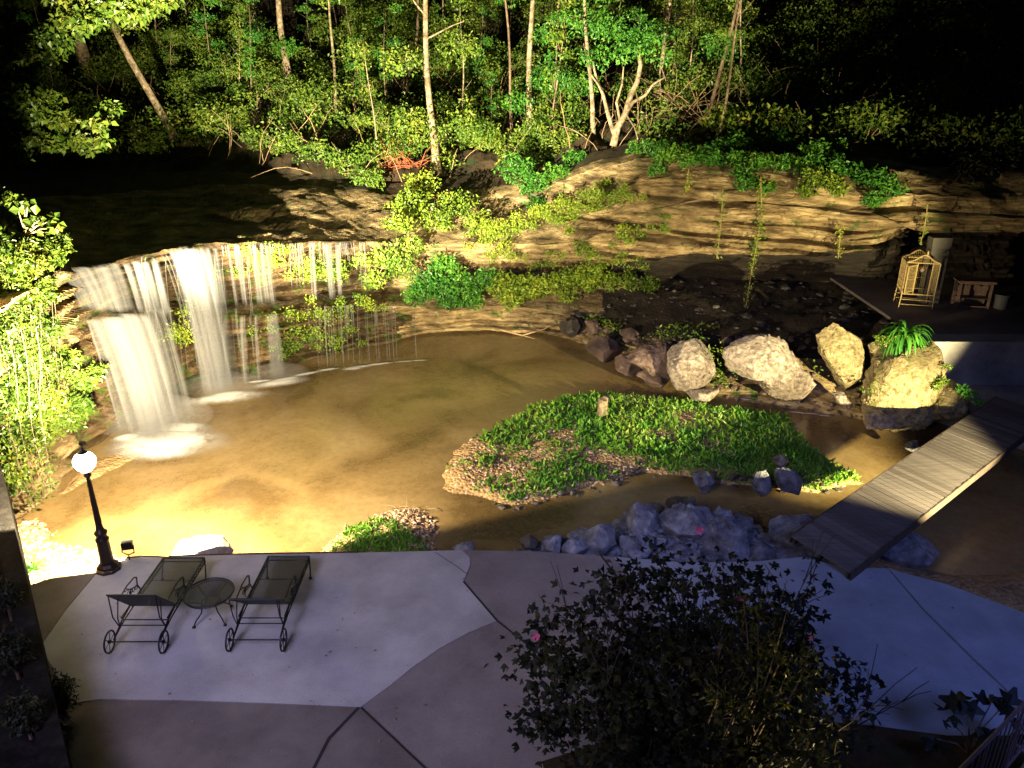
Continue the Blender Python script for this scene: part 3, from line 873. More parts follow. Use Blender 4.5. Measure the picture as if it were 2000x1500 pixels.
tree('tree', 'grey brown double stemmed trunk left of the forked one', (1162, 268), (1150, 85), 11, lowest=.5, leaf='leaf_deep', extra=[(1150, 40, -.5, 1.1, 400), (1230, 50, -.5, 1.1, 400)])
tree('tree', 'pinkish straight trunk right of the forked tree beside bare branches', (1297, 225), (1300, 85), 14, lowest=.6, leaf='leaf_deep', mat='bark', extra=[(1290, 60, -.5, .9, 300), (1250, 80, -.8, .8, 260)])
tree('tree', 'red brown trunk leaning right at the edge of the darkness', (1383, 255), (1428, 40), 10, lowest=.5, mat='bark_dark', leaf='leaf_deep', extra=[(1410, 90, -.5, .9, 200)])
tree('tree', 'thin pale trunk leaning right beside the red brown one', (1400, 280), (1432, 110), 7, lowest=.5, leaf='leaf_deep', nclump=5)
tree('tree', 'thin crooked trunk rising left of the straight pale trunk', (1005, 275), (985, 20), 7, lowest=.5, nclump=6, mat='bark_dark')
tree('tree', 'pair of thin pale stems among bright undergrowth above the falls', (657, 240), (648, 0), 7, lowest=.5, nclump=9, extra=[(690, 100, -.5, 1, 250), (620, 170, -.8, .9, 250)])
tree('tree', 'thin dark trunk close left of the tall spotted trunk', (812, 120), (818, 0), 7, lowest=.5, nclump=5, mat='bark_dark')

# forked tree
B = hill_at(1198, 288)
root = thing('forked_tree', B, 'low forked tree with crooked pale limbs above the cliff', 'tree')
mb = MB()
def limb(pix, r0, r1, mb=mb, Yo=0):
    pts = [at(x, y, Y=B.y + Yo * k / max(1, len(pix) - 1)) - B for k, (x, y) in enumerate(pix)]
    mb.tube(pts, list(np.linspace(r0, r1, len(pts))), 8)
limb([(1198, 285), (1206, 250), (1222, 222), (1232, 185), (1245, 160), (1251, 128), (1246, 90)], .15, .07)
limb([(1216, 232), (1236, 200), (1262, 185), (1275, 165), (1300, 150)], .08, .025, Yo=-.8)
limb([(1200, 265), (1188, 225), (1178, 185), (1165, 155), (1158, 120)], .09, .04, Yo=.5)
limb([(1212, 240), (1204, 200), (1215, 165), (1218, 130)], .06, .025, Yo=-.4)
limb([(1178, 185), (1168, 165), (1150, 140), (1140, 85)], .04, .02, Yo=.5)
limb([(1222, 222), (1240, 250), (1246, 272)], .04, .02, Yo=-.6)
mb.build('trunk', M['bark'], root, smooth=True)
out = [ellip_pts(at(x, y, Y=B.y + dy), (r, r, r * .6), n_, .3) for x, y, dy, r, n_ in [(1250, 80, 0, .9, 320), (1220, 105, -.5, .6, 160), (1160, 110, .3, .8, 240), (1290, 110, -.6, .6, 120), (1190, 60, 0, .8, 240)]]
o = leaf_obj('crown', np.concatenate(out), .15, M['leaf_deep'], root); o.location = -Vector(B)

# bare branching scrub right of the forked tree
B = hill_at(1330, 250)
mb = MB()
for k in range(34):
    a = rnd.uniform(-.2, 3.3); p = Vector((rnd.uniform(-.5, .9), rnd.uniform(-.3, .3), rnd.uniform(0, 1.2))); pts = [p]
    d = Vector((math.cos(a), rnd.uniform(-.3, .3), abs(math.sin(a)) * .6 + .15)).normalized()
    for j in range(5):
        d = (d + Vector((rnd.uniform(-.25, .25), 0, rnd.uniform(-.3, .1)))).normalized(); p = p + d * .38; pts.append(p)
    mb.tube(pts, [.016, .014, .011, .009, .007, .004], 4, False)
o = mb.build('bare_shrub', M['dry']); o.location = B
tag(o, 'leafless scrub of fine tan branches right of the forked tree', 'shrub')
B = hill_at(790, 335)
mb = MB()
for k in range(44):
    p = Vector((rnd.uniform(-.7, .7), rnd.uniform(-.3, .3), rnd.uniform(0, .3))); pts = [p]
    d = Vector((rnd.uniform(-1, 1), rnd.uniform(-.6, .2), rnd.uniform(.1, .9))).normalized()
    for j in range(4):
        d = (d + Vector((rnd.uniform(-.3, .3), 0, rnd.uniform(-.4, .1)))).normalized(); p = p + d * .25; pts.append(p)
    mb.tube(pts, [.018, .015, .012, .009, .005], 4, False)
o = mb.build('bare_shrub', M['rust_twig']); o.location = B
tag(o, 'reddish brown pile of bare brush above the ledge beside the tall spotted trunk', 'shrub')

# saplings
proto = []
for k in range(4):
    mb = MB(); p = Vector((0, 0, -.2)); pts = [p]; d = Vector((rnd.uniform(-.12, .12), 0, 1)).normalized()
    for j in range(10):
        d = (d + Vector((rnd.uniform(-.09, .09), rnd.uniform(-.05, .05), 0))).normalized(); p = p + d * .62; pts.append(p)
    mb.tube(pts, list(np.linspace(.045, .012, 11)), 5)
    for j in range(5):
        i = rnd.randint(3, 9); q = pts[i]; e = Vector((rnd.uniform(-1, 1), rnd.uniform(-.6, .4), .5)).normalized()
        mb.tube([q, q + e * .4, q + e * .75 + Vector((0, 0, .05))], [.014, .01, .004], 4)
    tm = mb.build('trunk', M['bark' if k % 2 else 'bark_dark'], smooth=True)
    out = [ellip_pts(pts[rnd.randint(4, 10)] + Vector((rnd.uniform(-.5, .5), rnd.uniform(-.5, .3), 0)), (.5, .5, .3), 80, .2) for q in range(7)]
    cr = leaf_obj('crown', np.concatenate(out), .15, M['leaf' if k % 2 else 'leaf_deep'])
    proto.append((tm, cr))
sap_px = [(120, 230), (255, 120), (310, 130), (338, 200), (420, 180), (470, 215), (495, 230), (520, 130), (610, 120), (700, 130), (715, 245), (742, 330), (760, 230), (905, 250), (930, 200), (950, 130), (965, 290), (1075, 285), (1085, 270), (1110, 120), (1240, 180), (1345, 200), (1360, 120), (1450, 200), (440, 60), (380, 90), (660, 50), (870, 80), (1000, 60), (1200, 90)]
for k, (x, y) in enumerate(sap_px):
    tm, cr = proto[k % 4]
    B = hill_at(x, y)
    root = thing('sapling', B, 'thin sapling with a narrow stem and sparse leaves in the forest undergrowth', 'sapling', 'thin saplings scattered through the forest', rnd.uniform(0, 6.28))
    s = rnd.uniform(.6, 1.15); root.scale = (s, s, s * rnd.uniform(.8, 1.2))
    if k < 4:
        a, b_ = tm, cr
    else:
        a, b_ = tm.copy(), cr.copy(); C.objects.link(a); C.objects.link(b_)
    a.parent = root; b_.parent = root

# ------------------------------------------------------------------ shrubs as things
def shrub(name, label, blobs, mat='leaf', size=.14, cat='shrub', group=None, stems=True, shell=.3, **kw):
    """blobs: (px, py, Y, radius, count)"""
    blobs = [(x, y, min(Yd, terr_at(x, y) - r * .30), r, n_) for (x, y, Yd, r, n_) in blobs]
    c0 = at(blobs[0][0], blobs[0][1], Y=blobs[0][2])
    low = Vector((c0.x, c0.y, c0.z - blobs[0][3] * .7))
    root = thing(name, low, label, cat, group)
    out = []; mb = MB()
    for (x, y, Yd, r, n_) in blobs:
        c = at(x, y, Y=Yd); out.append(ellip_pts(c, (r, r * .8, r * .7), n_, shell))
        for q in range(3):
            e = c + Vector((rnd.uniform(-r, r), rnd.uniform(-r, r) * .5, rnd.uniform(-.2, r * .6)))
            mb.tube([(0, 0, 0), (c - low) * .6 + Vector((0, .06, -.08)), e - low], [.012, .009, .004], 4, False)
    if stems: mb.build('stems', M['dry'], root)
    o = leaf_obj('foliage', np.concatenate(out), size, M[mat], root, **kw); o.location = -low
    return root


shrub('shrub', 'broad emerald shrub leaning over the amber rock ledge right of the falls',
      [(860, 560, 26.2, .6, 700), (920, 585, 26.2, .45, 400), (880, 585, 26.1, .45, 400), (900, 560, 26.4, .75, 1100), (835, 555, 26.3, .7, 800), (870, 520, 26.8, .6, 600), (950, 545, 26.6, .6, 500), (810, 575, 26.0, .5, 400)], 'leaf_deep', .13)
shrub('shrub', 'round light green shrub drooping over the ledge just right of the emerald one',
      [(985, 555, 26.4, .65, 800), (1040, 560, 26.3, .65, 700), (1000, 580, 26.1, .5, 400), (1075, 555, 26.3, .55, 450)], 'leaf_yellow', .13)
shrub('shrub', 'low green leafy band at the right tapering end of the ledge',
      [(1110, 545, 26.6, .55, 600), (1150, 550, 26.6, .5, 520), (1190, 548, 26.6, .5, 500), (1230, 548, 26.4, .45, 420), (1270, 555, 26.2, .38, 300), (1110, 575, 26.1, .4, 300), (1160, 530, 26.8, .4, 300)], 'leaf_yellow', .12)
shrub('shrub', 'yellow green shrub just right of the thin dripping water at the lip',
      [(745, 500, 25.8, .6, 520), (780, 520, 25.9, .6, 520), (730, 545, 25.4, .45, 300), (800, 480, 26.6, .55, 420), (700, 505, 25.2, .4, 240)], 'leaf', .13)
shrub('shrub', 'yellow green bushes spilling down the bank below the tall spotted trunk',
      [(800, 400, 29, .8, 700), (850, 430, 28.4, .8, 700), (890, 400, 29.4, .8, 600), (780, 440, 28, .6, 400), (930, 430, 28.6, .6, 420), (820, 360, 31, .8, 600)], 'leaf_yellow', .13)
shrub('shrub', 'deep green bush on the bank between the spotted trunk and the cliff top',
      [(1050, 360, 30.6, .8, 800), (1015, 330, 31.5, .8, 700), (1090, 340, 31, .6, 450), (1050, 400, 29.8, .5, 350), (1120, 310, 31.5, .5, 300)], 'leaf_deep', .14)
shrub('shrub', 'pale green leaf patch above the waterfall bank left of the dark triangle of shadow',
      [(560, 280, 33.5, .9, 700), (620, 300, 32.6, .9, 700), (680, 320, 32, .8, 600), (500, 270, 34, .7, 400), (720, 350, 31, .7, 450)], 'leaf', .14)
shrub('shrub', 'emerald shrub on the cliff top below the forked tree',
      [(1290, 295, 28.6, .6, 500), (1250, 290, 29.4, .45, 280), (1335, 300, 28.2, .5, 350), (1285, 330, 27.4, .35, 200)], 'leaf_deep', .13)
shrub('shrub', 'wide mound of green shrubs on the cliff top at the edge of the darkness',
      [(1430, 290, 28.2, .7, 700), (1480, 260, 29.4, .8, 800), (1530, 285, 28, .7, 700), (1450, 230, 31, .7, 500), (1590, 300, 27.4, .6, 500), (1560, 250, 29.5, .7, 400), (1640, 295, 27.6, .55, 300), (1380, 300, 28, .5, 350), (1300, 300, 27.2, .4, 300), (1350, 312, 27, .38, 300), (1400, 310, 26.5, .4, 350), (1440, 312, 26, .4, 350), (1490, 315, 25.6, .42, 380), (1535, 318, 25.4, .4, 350), (1580, 322, 25, .42, 380), (1630, 325, 24.8, .4, 330), (1670, 335, 24.6, .38, 300), (1700, 345, 24.4, .35, 250)], 'leaf_deep', .14)
shrub('shrub', 'leafy clump hanging over the cliff edge below the wide mound',
      [(1460, 355, 26, .4, 320), (1450, 335, 26.2, .35, 240), (1500, 365, 25.7, .3, 150)], 'leaf_deep', .12)
shrub('shrub', 'yellowish leafy clump hanging down the cliff left of the darkest cliff plants',
      [(1590, 345, 25.6, .45, 350), (1575, 370, 25.3, .35, 220), (1620, 355, 25.5, .35, 220), (1640, 370, 25.3, .3, 150)], 'leaf_yellow', .12)
shrub('shrub', 'deep green plant draped over the rightmost lit part of the cliff',
      [(1720, 355, 24.6, .5, 420), (1705, 390, 24.1, .35, 240), (1745, 370, 24.3, .35, 200), (1690, 350, 24.9, .35, 200)], 'leaf_deep', .13)
shrub('shrub', 'dim rambling bushes in the dark above the right end of the cliff',
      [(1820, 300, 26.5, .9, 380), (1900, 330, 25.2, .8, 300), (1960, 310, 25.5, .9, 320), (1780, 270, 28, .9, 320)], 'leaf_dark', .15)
for k, (x, y, Yd, lab) in enumerate([(1215, 450, 26.2, 'small pale plant growing from the cliff face under the cliff-top fork'), (1100, 430, 28.0, 'small bright plant on the golden rock slope right of the yellow bushes'),
                                     (1180, 360, 28.2, 'grassy tuft on the rock ledge left of the white water stain'), (1135, 480, 26.9, 'weedy plant trailing over the lower rock ledge above the green band'),
                                     (985, 480, 27.0, 'yellowish sprig rooted at the left end of the lower rock ledge')]):
    shrub('small_plant', lab, [(x, y, Yd, .32, 130), (x + 14, y + 20, Yd - .1, .22, 70)], 'leaf_yellow', .11, cat='plant')

# scattered greens on the ledges near the cascades
out = []
for (x0, y0, x1, y1, Y0, Y1, n_, r) in [(500, 520, 700, 530, 22.6, 24.9, 22, .28), (480, 500, 560, 500, 22.4, 23.2, 8, .25), (300, 655, 380, 650, 19.9, 20.9, 9, .28), (330, 640, 400, 600, 20.2, 21.6, 7, .25),
                                    (390, 520, 470, 540, 21.4, 22.3, 7, .22), (480, 640, 620, 600, 22.0, 23.7, 12, .25), (560, 660, 700, 625, 23.0, 24.6, 12, .22), (600, 605, 740, 585, 23.7, 25.0, 12, .2), (900, 470, 1180, 380, 27.6, 27.4, 60, .28), (940, 460, 1260, 370, 27.4, 26.8, 30, .22), (1100, 500, 1300, 430, 27.3, 26.4, 12, .18), (950, 500, 1290, 515, 27.4, 26.8, 22, .25), (520, 690, 700, 668, 22.6, 24.4, 10, .2)]:
    for k in range(n_):
        t = rnd.random(); xx_ = x0 + (x1 - x0) * t + rnd.uniform(-15, 15); yy_ = y0 + (y1 - y0) * t + rnd.uniform(-16, 16); c = at(xx_, yy_, Y=min(Y0 + (Y1 - Y0) * t, terr_at(xx_, yy_)) - .10)
        out.append(ellip_pts(c, (r * 1.2, r * .7, r * .8), 60, .1))
leafp = np.concatenate(out)
tag(leaf_obj('ledge_moss', leafp, .085, M['leaf_yellow']), 'bright moss and small ferns clinging to the wet rock ledges', 'moss', kind='stuff')

# ------------------------------------------------------------------ left bank ivy
root = thing('hanging_ivy', (-10.2, 15, -.7), 'bright yellow green ivy cascading down the left bank beside the falls', 'ivy')
out = []
for (x, y, Yd, r, n_) in [(30, 500, 14.6, .55, 2300), (80, 490, 15.2, .45, 1100), (110, 475, 15.6, .30, 500), (20, 560, 14.3, .5, 1200), (70, 560, 14.8, .4, 800), (-30, 500, 14, .7, 1200), (-30, 620, 13.6, .6, 900),
                          (40, 790, 14.3, .5, 1100), (90, 780, 14.8, .45, 900), (130, 820, 15.2, .35, 600), (60, 850, 14.2, .45, 900), (10, 870, 13.6, .45, 800), (110, 720, 15.4, .35, 500), (20, 920, 13.4, .35, 500), (-40, 800, 13.2, .6, 900), (60, 700, 14.8, .42, 700), (20, 690, 14.2, .4, 600), (100, 640, 15.2, .25, 300), (0, 760, 13.8, .5, 800), (85, 830, 14.9, .4, 700), (150, 790, 15.6, .32, 500), (165, 800, 15.7, .25, 300), (20, 400, 15.2, .35, 200), (55, 440, 15.3, .3, 200)]:
    out.append(ellip_pts(at(x, y, Y=Yd), (r, r * .7, r * .8), n_, .2))
o = leaf_obj('foliage', np.concatenate(out), .105, M['ivy'], root); o.location = -root.location
mb = MB(); lv = []
for k in range(42):
    x = rnd.uniform(-30, 110); y0 = rnd.uniform(500, 620); y1 = y0 + rnd.uniform(120, 330)
    Yd = 13.6 + (x + 30) / 110 * 1.4; a = at(x, y0, Y=Yd); b_ = at(x + rnd.uniform(0, 35), min(y1, 960), Y=Yd - rnd.uniform(.0, .35))
    mid = (a + b_) / 2 + Vector((rnd.uniform(-.12, .12), -.15, -.2))
    pts = [a * (1 - t) ** 2 + mid * 2 * t * (1 - t) + b_ * t * t for t in (0, .2, .4, .6, .8, 1)]
    mb.tube([p - root.location for p in pts], .006, 4, False)
    for q in range(95):
        t = rnd.random(); p = a * (1 - t) ** 2 + mid * 2 * t * (1 - t) + b_ * t * t
        lv.append(tuple(p + Vector((rnd.gauss(0, .10), rnd.gauss(0, .08), rnd.gauss(0, .03)))))
mb.build('stems', simple('pale_vine_stems', (.05, .04, .018), .7), root)
o = leaf_obj('strand_leaves', lv, .085, M['ivy'], root); o.location = -root.location

shrub('shrub', 'deep green bush at the foot of the left bank beside the thick fall',
      [(130, 700, 16.2, .35, 420), (165, 745, 16.4, .35, 420), (185, 725, 16.8, .25, 220)], 'leaf', .11)
# long strands crossing in front at the left
root = thing('vine_strand', at(60, 960, z=-.75), 'long leafy vine strands trailing down past the left bank to the gravel', 'vine')
mb = MB(); lv = []
for (x0, y0, x1, y1) in [(15, 650, 68, 990), (40, 640, 85, 975), (60, 860, 110, 960), (0, 760, 50, 960), (70, 640, 92, 930), (20, 850, 60, 985)]:
    a = at(x0, y0, Y=13.2); b_ = at(x1, y1, Y=13.4); pts = [a.lerp(b_, t) + Vector((math.sin(t * 9) * .04, 0, 0)) for t in np.linspace(0, 1, 8)]
    mb.tube([p - root.location for p in pts], .007, 5, False)
    for q in range(46):
        t = rnd.random() ** .7; p = a.lerp(b_, t); lv.append(tuple(p + Vector((rnd.gauss(0, .07), rnd.gauss(0, .05), rnd.gauss(0, .03)))))
mb.build('stems', simple('dark_vine_stems', (.05, .04, .018), .8), root)
o = leaf_obj('strand_leaves', lv, .09, M['ivy'], root); o.location = -root.location

# big leafy tree at far left, crown reaching into the corner
Bt = Vector((-17, 24, 3.9))
root = thing('broadleaf_tree', Bt, 'large leafy tree filling the upper left corner with drooping leaf sprays', 'tree')
mb = MB(); mb.tube([(0, 0, -.3), (.1, 0, 2), (-.1, .1, 5), (.3, 0, 8.5)], [.35, .26, .2, .1], 10)
for k in range(0):
    c = at(rnd.uniform(-50, 300), rnd.uniform(-40, 200), Y=rnd.uniform(22, 25)) - Bt
    s0 = Vector((0, 0, rnd.uniform(2.5, 6))); mb.tube([s0, (s0 + c) / 2 + Vector((0, 0, .5)), c], [.07, .045, .012], 5)
mb.build('trunk', M['bark_dark'], root, smooth=True)
out = []
for k in range(150):
    x = rnd.uniform(-220, 330) ; y = rnd.uniform(40, 295)
    if x > 150 and y < 175: continue
    if x > 235: continue
    if x > 60 and 90 < y < 160 and x < 200: continue
    if x > 250 and y > 260: continue
    r = rnd.uniform(.3, .65)
    if x > 120: r *= .7
    out.append(ellip_pts(at(x, y, Y=rnd.uniform(22, 25)), (r, r, r * .55), int(260 * r / .5), .2))
for (x, y, r) in [(60, 270, .35), (105, 285, .3), (150, 270, .3), (200, 275, .25), (30, 300, .4), (0, 320, .5), (190, 240, .35)]:
    out.append(ellip_pts(at(x, y, Y=22), (r, r * .8, r * .5), 120, .2))
for k in range(30):
    out.append(ellip_pts(at(rnd.uniform(100, 330), rnd.uniform(-20, 45), Y=rnd.uniform(22, 25)), (.5, .5, .28), 130, .2))
o = leaf_obj('crown', np.concatenate(out), .17, M['ivy'], root, wid=.7); o.location = -Bt

# big leaf sprig above the ivy
root = thing('leafy_sprig', at(50, 460, Y=14.8), 'sprig of large heart-shaped green leaves poking up above the ivy', 'plant')
mb = MB(); lv = []
for (x, y) in [(30, 395), (55, 393), (48, 410), (85, 425), (98, 432), (75, 440), (60, 430), (110, 445), (20, 455), (95, 455)]:
    p = at(x, y, Y=14.8); mb.tube([(0, 0, 0), (p - root.location) * .5 + Vector((0, 0, .05)), p - root.location], [.012, .009, .004], 4)
    for q in range(4): lv.append(tuple(p + Vector((rnd.gauss(0, .06), rnd.gauss(0, .05), rnd.gauss(0, .05)))))
mb.build('stems', M['dry'], root)
o = leaf_obj('foliage', lv, .16, M['ivy'], root, wid=.9, bias=(.2, -1, .6), spread=.5); o.location = -root.location

# hanging vines on the right cliff
def vine(label, pts_px, Yd, n_, sp_=.05, size=.085):
    Yd = min([Yd] + [terr_at(x, y) - .15 for x, y in pts_px if y < 520])
    a = at(*pts_px[0], Y=Yd); root = thing('vine_strand', a, label, 'vine')
    P_ = [at(x, y, Y=Yd - .02 * i) - a for i, (x, y) in enumerate(pts_px)]
    mb = MB(); mb.tube(P_, .012, 4, False); mb.build('stem', M['dry'], root)
    lv = []
    for q in range(n_):
        t = rnd.random() * (len(P_) - 1); i = int(t); p = P_[i].lerp(P_[i + 1], t - i)
        lv.append(tuple(p + Vector((rnd.gauss(0, sp_), rnd.gauss(0, sp_), rnd.gauss(0, .02)))))
    leaf_obj('leaves', lv, size, M['leaf_yellow'], root)


vine('long pale vine hanging from the cliff face down to the rubble near the shelter', [(1486, 345), (1488, 420), (1478, 480), (1468, 530), (1456, 605)], 24.8, 420, .07)
vine('short leafy vine hanging in front of the plant shadow on the cliff', [(1640, 440), (1641, 465), (1637, 505)], 24.4, 90, .05)
vine('faint thin vine on the cliff left of the long pale one', [(1412, 370), (1408, 440), (1400, 505)], 25.3, 110, .05)
vine('dark vine hanging beside the grey pillar above the cage', [(1812, 400), (1805, 450), (1797, 478)], 22.3, 50, .04)
vine('small leafy strand hanging below the cliff-top plants near the middle', [(1345, 330), (1342, 360), (1341, 375)], 26, 70, .06)

# ------------------------------------------------------------------ waterfalls
def ribbon_geo(top0, top1, bot0, bot1, ns=18, nu=7, bulge=.12, pw=1.8):
    """sheet from a top edge to a bottom edge along a thrown path"""
    V = []; UV = []
    for j in range(ns + 1):
        s = j / ns
        for i in range(nu + 1):
            u = i / nu
            T = Vector(top0).lerp(Vector(top1), u); Bq = Vector(bot0).lerp(Vector(bot1), u)
            p = T.lerp(Bq, s); z = T.z + (Bq.z - T.z) * (s ** pw)
            hs = s ** .85
            p = Vector((T.x + (Bq.x - T.x) * hs, T.y + (Bq.y - T.y) * hs - bulge * math.sin(u * math.pi) * min(1, s * 3), z))
            V.append(p); UV.append((u, s))
    Fq_ = [(j * (nu + 1) + i, j * (nu + 1) + i + 1, (j + 1) * (nu + 1) + i + 1, (j + 1) * (nu + 1) + i) for j in range(ns) for i in range(nu)]
    return V, Fq_, UV


def ribbons(name, lst, mat, origin=(0, 0, 0), parent=None):
    V = []; Fq_ = []; UV = []
    for r in lst:
        v, f, uv = r; o = len(V); V += v; Fq_ += [tuple(k + o for k in q) for q in f]; UV += uv
    me = bpy.data.meshes.new(name); O = Vector(origin)
    me.from_pydata([tuple(Vector(v) - O) for v in V], [], Fq_); me.materials.append(mat)
    ul = me.uv_layers.new(name='UVMap')
    vi = np.zeros(len(me.loops), np.int32); me.loops.foreach_get('vertex_index', vi)
    ul.data.foreach_set('uv', np.array(UV, np.float32)[vi].ravel())
    me.polygons.foreach_set('use_smooth', [True] * len(me.polygons)); me.update()
    ob = bpy.data.objects.new(name, me); C.objects.link(ob); ob.location = origin
    if parent: ob.parent = parent
    return ob


def rib(x0, x1, y, Yt, bx0, bx1, by, Yb=None, **kw):
    t0 = at(x0, y, Y=Yt); t1 = at(x1, y, Y=Yt)
    if Yb is None:
        b0 = at(bx0, by, z=WZ); b1 = at(bx1, by, z=WZ)
    else:
        b0 = at(bx0, by, Y=Yb); b1 = at(bx1, by, Y=Yb)
    return ribbon_geo(t0, t1, b0, b1, **kw)


def fall(label, ribs, mat, group=None):
    o = ribbons('waterfall', ribs, M[mat], origin=ribs[0][0][0])
    return tag(o, label, 'waterfall', group)


def strands(x0, x1, y, Ya, Yb, bx0, bx1, by, n, w0, w1, Ye=None, flare=1.3, jit=4, bulge=.05, pw=1.7, skew=0):
    """a fall made of many overlapping strands between a lip span and a foot span"""
    L = []
    for k in range(n):
        u = (k + rnd.uniform(-.3, 1.3)) / n; u = min(max(u, 0), 1); w = rnd.uniform(w0, w1); xt = x0 + (x1 - x0) * u; Yt = Ya + (Yb - Ya) * u
        xb = bx0 + (bx1 - bx0) * u; wb = w * flare * rnd.uniform(.8, 1.3); yb = by[0] + (by[1] - by[0]) * u + rnd.uniform(-jit, jit)
        yt = (y[0] + (y[1] - y[0]) * u) + rnd.uniform(-2, 3)
        L.append(rib(xt - w / 2, xt + w / 2, yt, Yt - rnd.uniform(0, .12), xb - wb / 2, xb + wb / 2, yb, None if Ye is None else Ye[0] + (Ye[1] - Ye[0]) * u - rnd.uniform(0, .1), bulge=bulge * rnd.uniform(.5, 1.5), pw=pw * rnd.uniform(.92, 1.08)))
    return L


fall('wide white sheet of water over the top step at the far left', strands(122, 300, (526, 506), 17.3, 18.5, 172, 328, (606, 616), 15, 10, 28, Ye=(17.4, 18.3), bulge=.08) + [rib(118, 225, 522, 17.4, 165, 268, 608, 17.6, nu=10)], 'fall_mid')
fall('thickest white cascade plunging from the lower left step into the pool', strands(176, 246, (622, 612), 17.15, 17.4, 268, 338, (856, 862), 6, 26, 48, flare=1.15, bulge=.22) + [rib(170, 245, 618, 17.2, 264, 338, 860, bulge=.28)], 'fall_thick')
fall('faint ragged water spread between the thickest cascade and the soft veil', strands(165, 300, (624, 612), 17.2, 17.9, 240, 375, (852, 836), 7, 8, 24, bulge=.1) + [rib(190, 310, 612, 17.5, 270, 385, 848, bulge=.15, nu=12)], 'fall_veil')
fall('soft veil of water dropping right of the thickest cascade', strands(262, 322, (606, 602), 17.9, 18.8, 318, 392, (838, 812), 6, 5, 15), 'fall_thin')
fall('tall bending white fall starting left of centre and landing in round foam', strands(330, 366, (486, 482), 19.6, 19.8, 408, 440, (776, 770), 4, 16, 30, bulge=.12, pw=1.5), 'fall_thick')
fall('thin lacy fall just right of the tall bending one', strands(352, 400, (482, 479), 20.2, 20.8, 402, 470, (772, 760), 4, 5, 14, pw=1.6) + [rib(345, 410, 484, 20.0, 395, 480, 768, nu=10, pw=1.6)], 'fall_veil')
fall('lacy threads over the mossy rock just left of the tall bending fall', strands(296, 335, (502, 490), 19.0, 19.5, 345, 395, (660, 650), 5, 3, 8, Ye=(19.4, 20)), 'fall_thin')
fall('group of fine streams over the upper ledge right of the lacy fall', strands(402, 545, (482, 474), 20.9, 22.6, 425, 558, (600, 590), 7, 4, 13, Ye=(21.2, 22.7), flare=1.9), 'fall_thin')
fall('widening white chute from the shining middle shelf into the pool', strands(524, 542, (612, 612), 21.9, 22.1, 530, 562, (744, 738), 4, 9, 16, flare=1.7), 'fall_mid')
fall('pale streams falling from the middle shelf left of the widening chute', strands(405, 515, (622, 614), 20.9, 21.9, 412, 520, (768, 745), 6, 5, 16, flare=1.6), 'fall_veil')
fall('leftmost of the three slim streams at the right end of the lip', strands(606, 616, (474, 474), 23.3, 23.4, 612, 620, (586, 586), 3, 4, 9, Ye=(23.2, 23.3)), 'fall_mid')
fall('middle one of the three slim streams at the right end of the lip', strands(634, 648, (474, 474), 23.7, 23.9, 646, 654, (584, 584), 3, 4, 10, Ye=(23.5, 23.6)), 'fall_mid')
fall('rightmost of the three slim streams at the right end of the lip', strands(654, 668, (474, 474), 23.9, 24.1, 662, 670, (580, 580), 3, 4, 10, Ye=(23.8, 23.9)), 'fall_mid')
# hair-fine trickles
tr_ = []
for k in range(80):
    x = 430 + 295 * (rnd.random() if k % 3 else (rnd.choice([.08, .2, .33, .52, .66, .8, .93]) + rnd.gauss(0, .012))); Yt = np.interp(x, [400, 500, 600, 700, 740], [21.4, 22.2, 23.5, 24.9, 25.3]); y = np.interp(x, [400, 500, 725], [480, 475, 472])
    w = rnd.uniform(.7, 2.4) ; L = rnd.choice([8, 12, 18, 22, 26, 35, 50, 90]); tr_.append(rib(x, x + w, y, Yt, x + 4, x + w + 4, y + L, Yt - .1, ns=5, nu=1, bulge=0))
for k in range(46):
    x = rnd.uniform(600, 770); Yt = np.interp(x, [600, 700, 830], [23.4, 24.5, 25.9]); y = np.interp(x, [600, 800], [597, 592])
    w = rnd.uniform(1, 2.6); by = np.interp(x, [600, 740, 820], [722, 710, 704])
    tr_.append(rib(x, x + w, y, Yt, x + 6, x + w + 6, by, None, ns=6, nu=1, bulge=0) if rnd.random() < .5 else rib(x, x + w, y, Yt, x + 2, x + w + 2, y + 45, Yt - .1, ns=4, nu=1, bulge=0))
for k in range(40):
    x = rnd.uniform(270, 500); Yt = np.interp(x, [270, 400, 500], [18.6, 21.2, 22.1]); y = rnd.choice([500, 600, 615]) ; w = rnd.uniform(1, 3)
    tr_.append(rib(x, x + w, y, Yt, x + 8, x + w + 8, y + rnd.uniform(60, 130), Yt - .1, ns=5, nu=1, bulge=0))
for x, by in [(740, 710), (812, 704), (690, 714), (720, 712)]:
    tr_.append(rib(x - 5, x - 2, 600, 25.3, x, x + 3, by, None, ns=8, nu=1, bulge=0))
tag(ribbons('water_trickles', tr_, M['trickle']), 'curtain of hair-fine water threads dripping from the rock lips', 'water trickles', kind='stuff')

# white water on the shelf
sheet = []
for (x0, y0, x1, y1, w, Y0, Y1) in [(415, 603, 520, 590, 10, 21.4, 22.4), (500, 592, 610, 583, 9, 22.3, 23.5), (600, 583, 735, 570, 7, 23.5, 25), (165, 606, 300, 600, 12, 17.5, 18.5)]:
    a = at(x0, y0, Y=Y0); b_ = at(x1, y1, Y=Y1); d = Vector((.12, -.5, -.02))
    sheet.append(ribbon_geo(a, b_, a + d * w / 10, b_ + d * w / 10, ns=8, nu=14, bulge=0, pw=1))
shm = ribbons('shelf_water', sheet, M['fall_mid']); tag(shm, kind='structure')


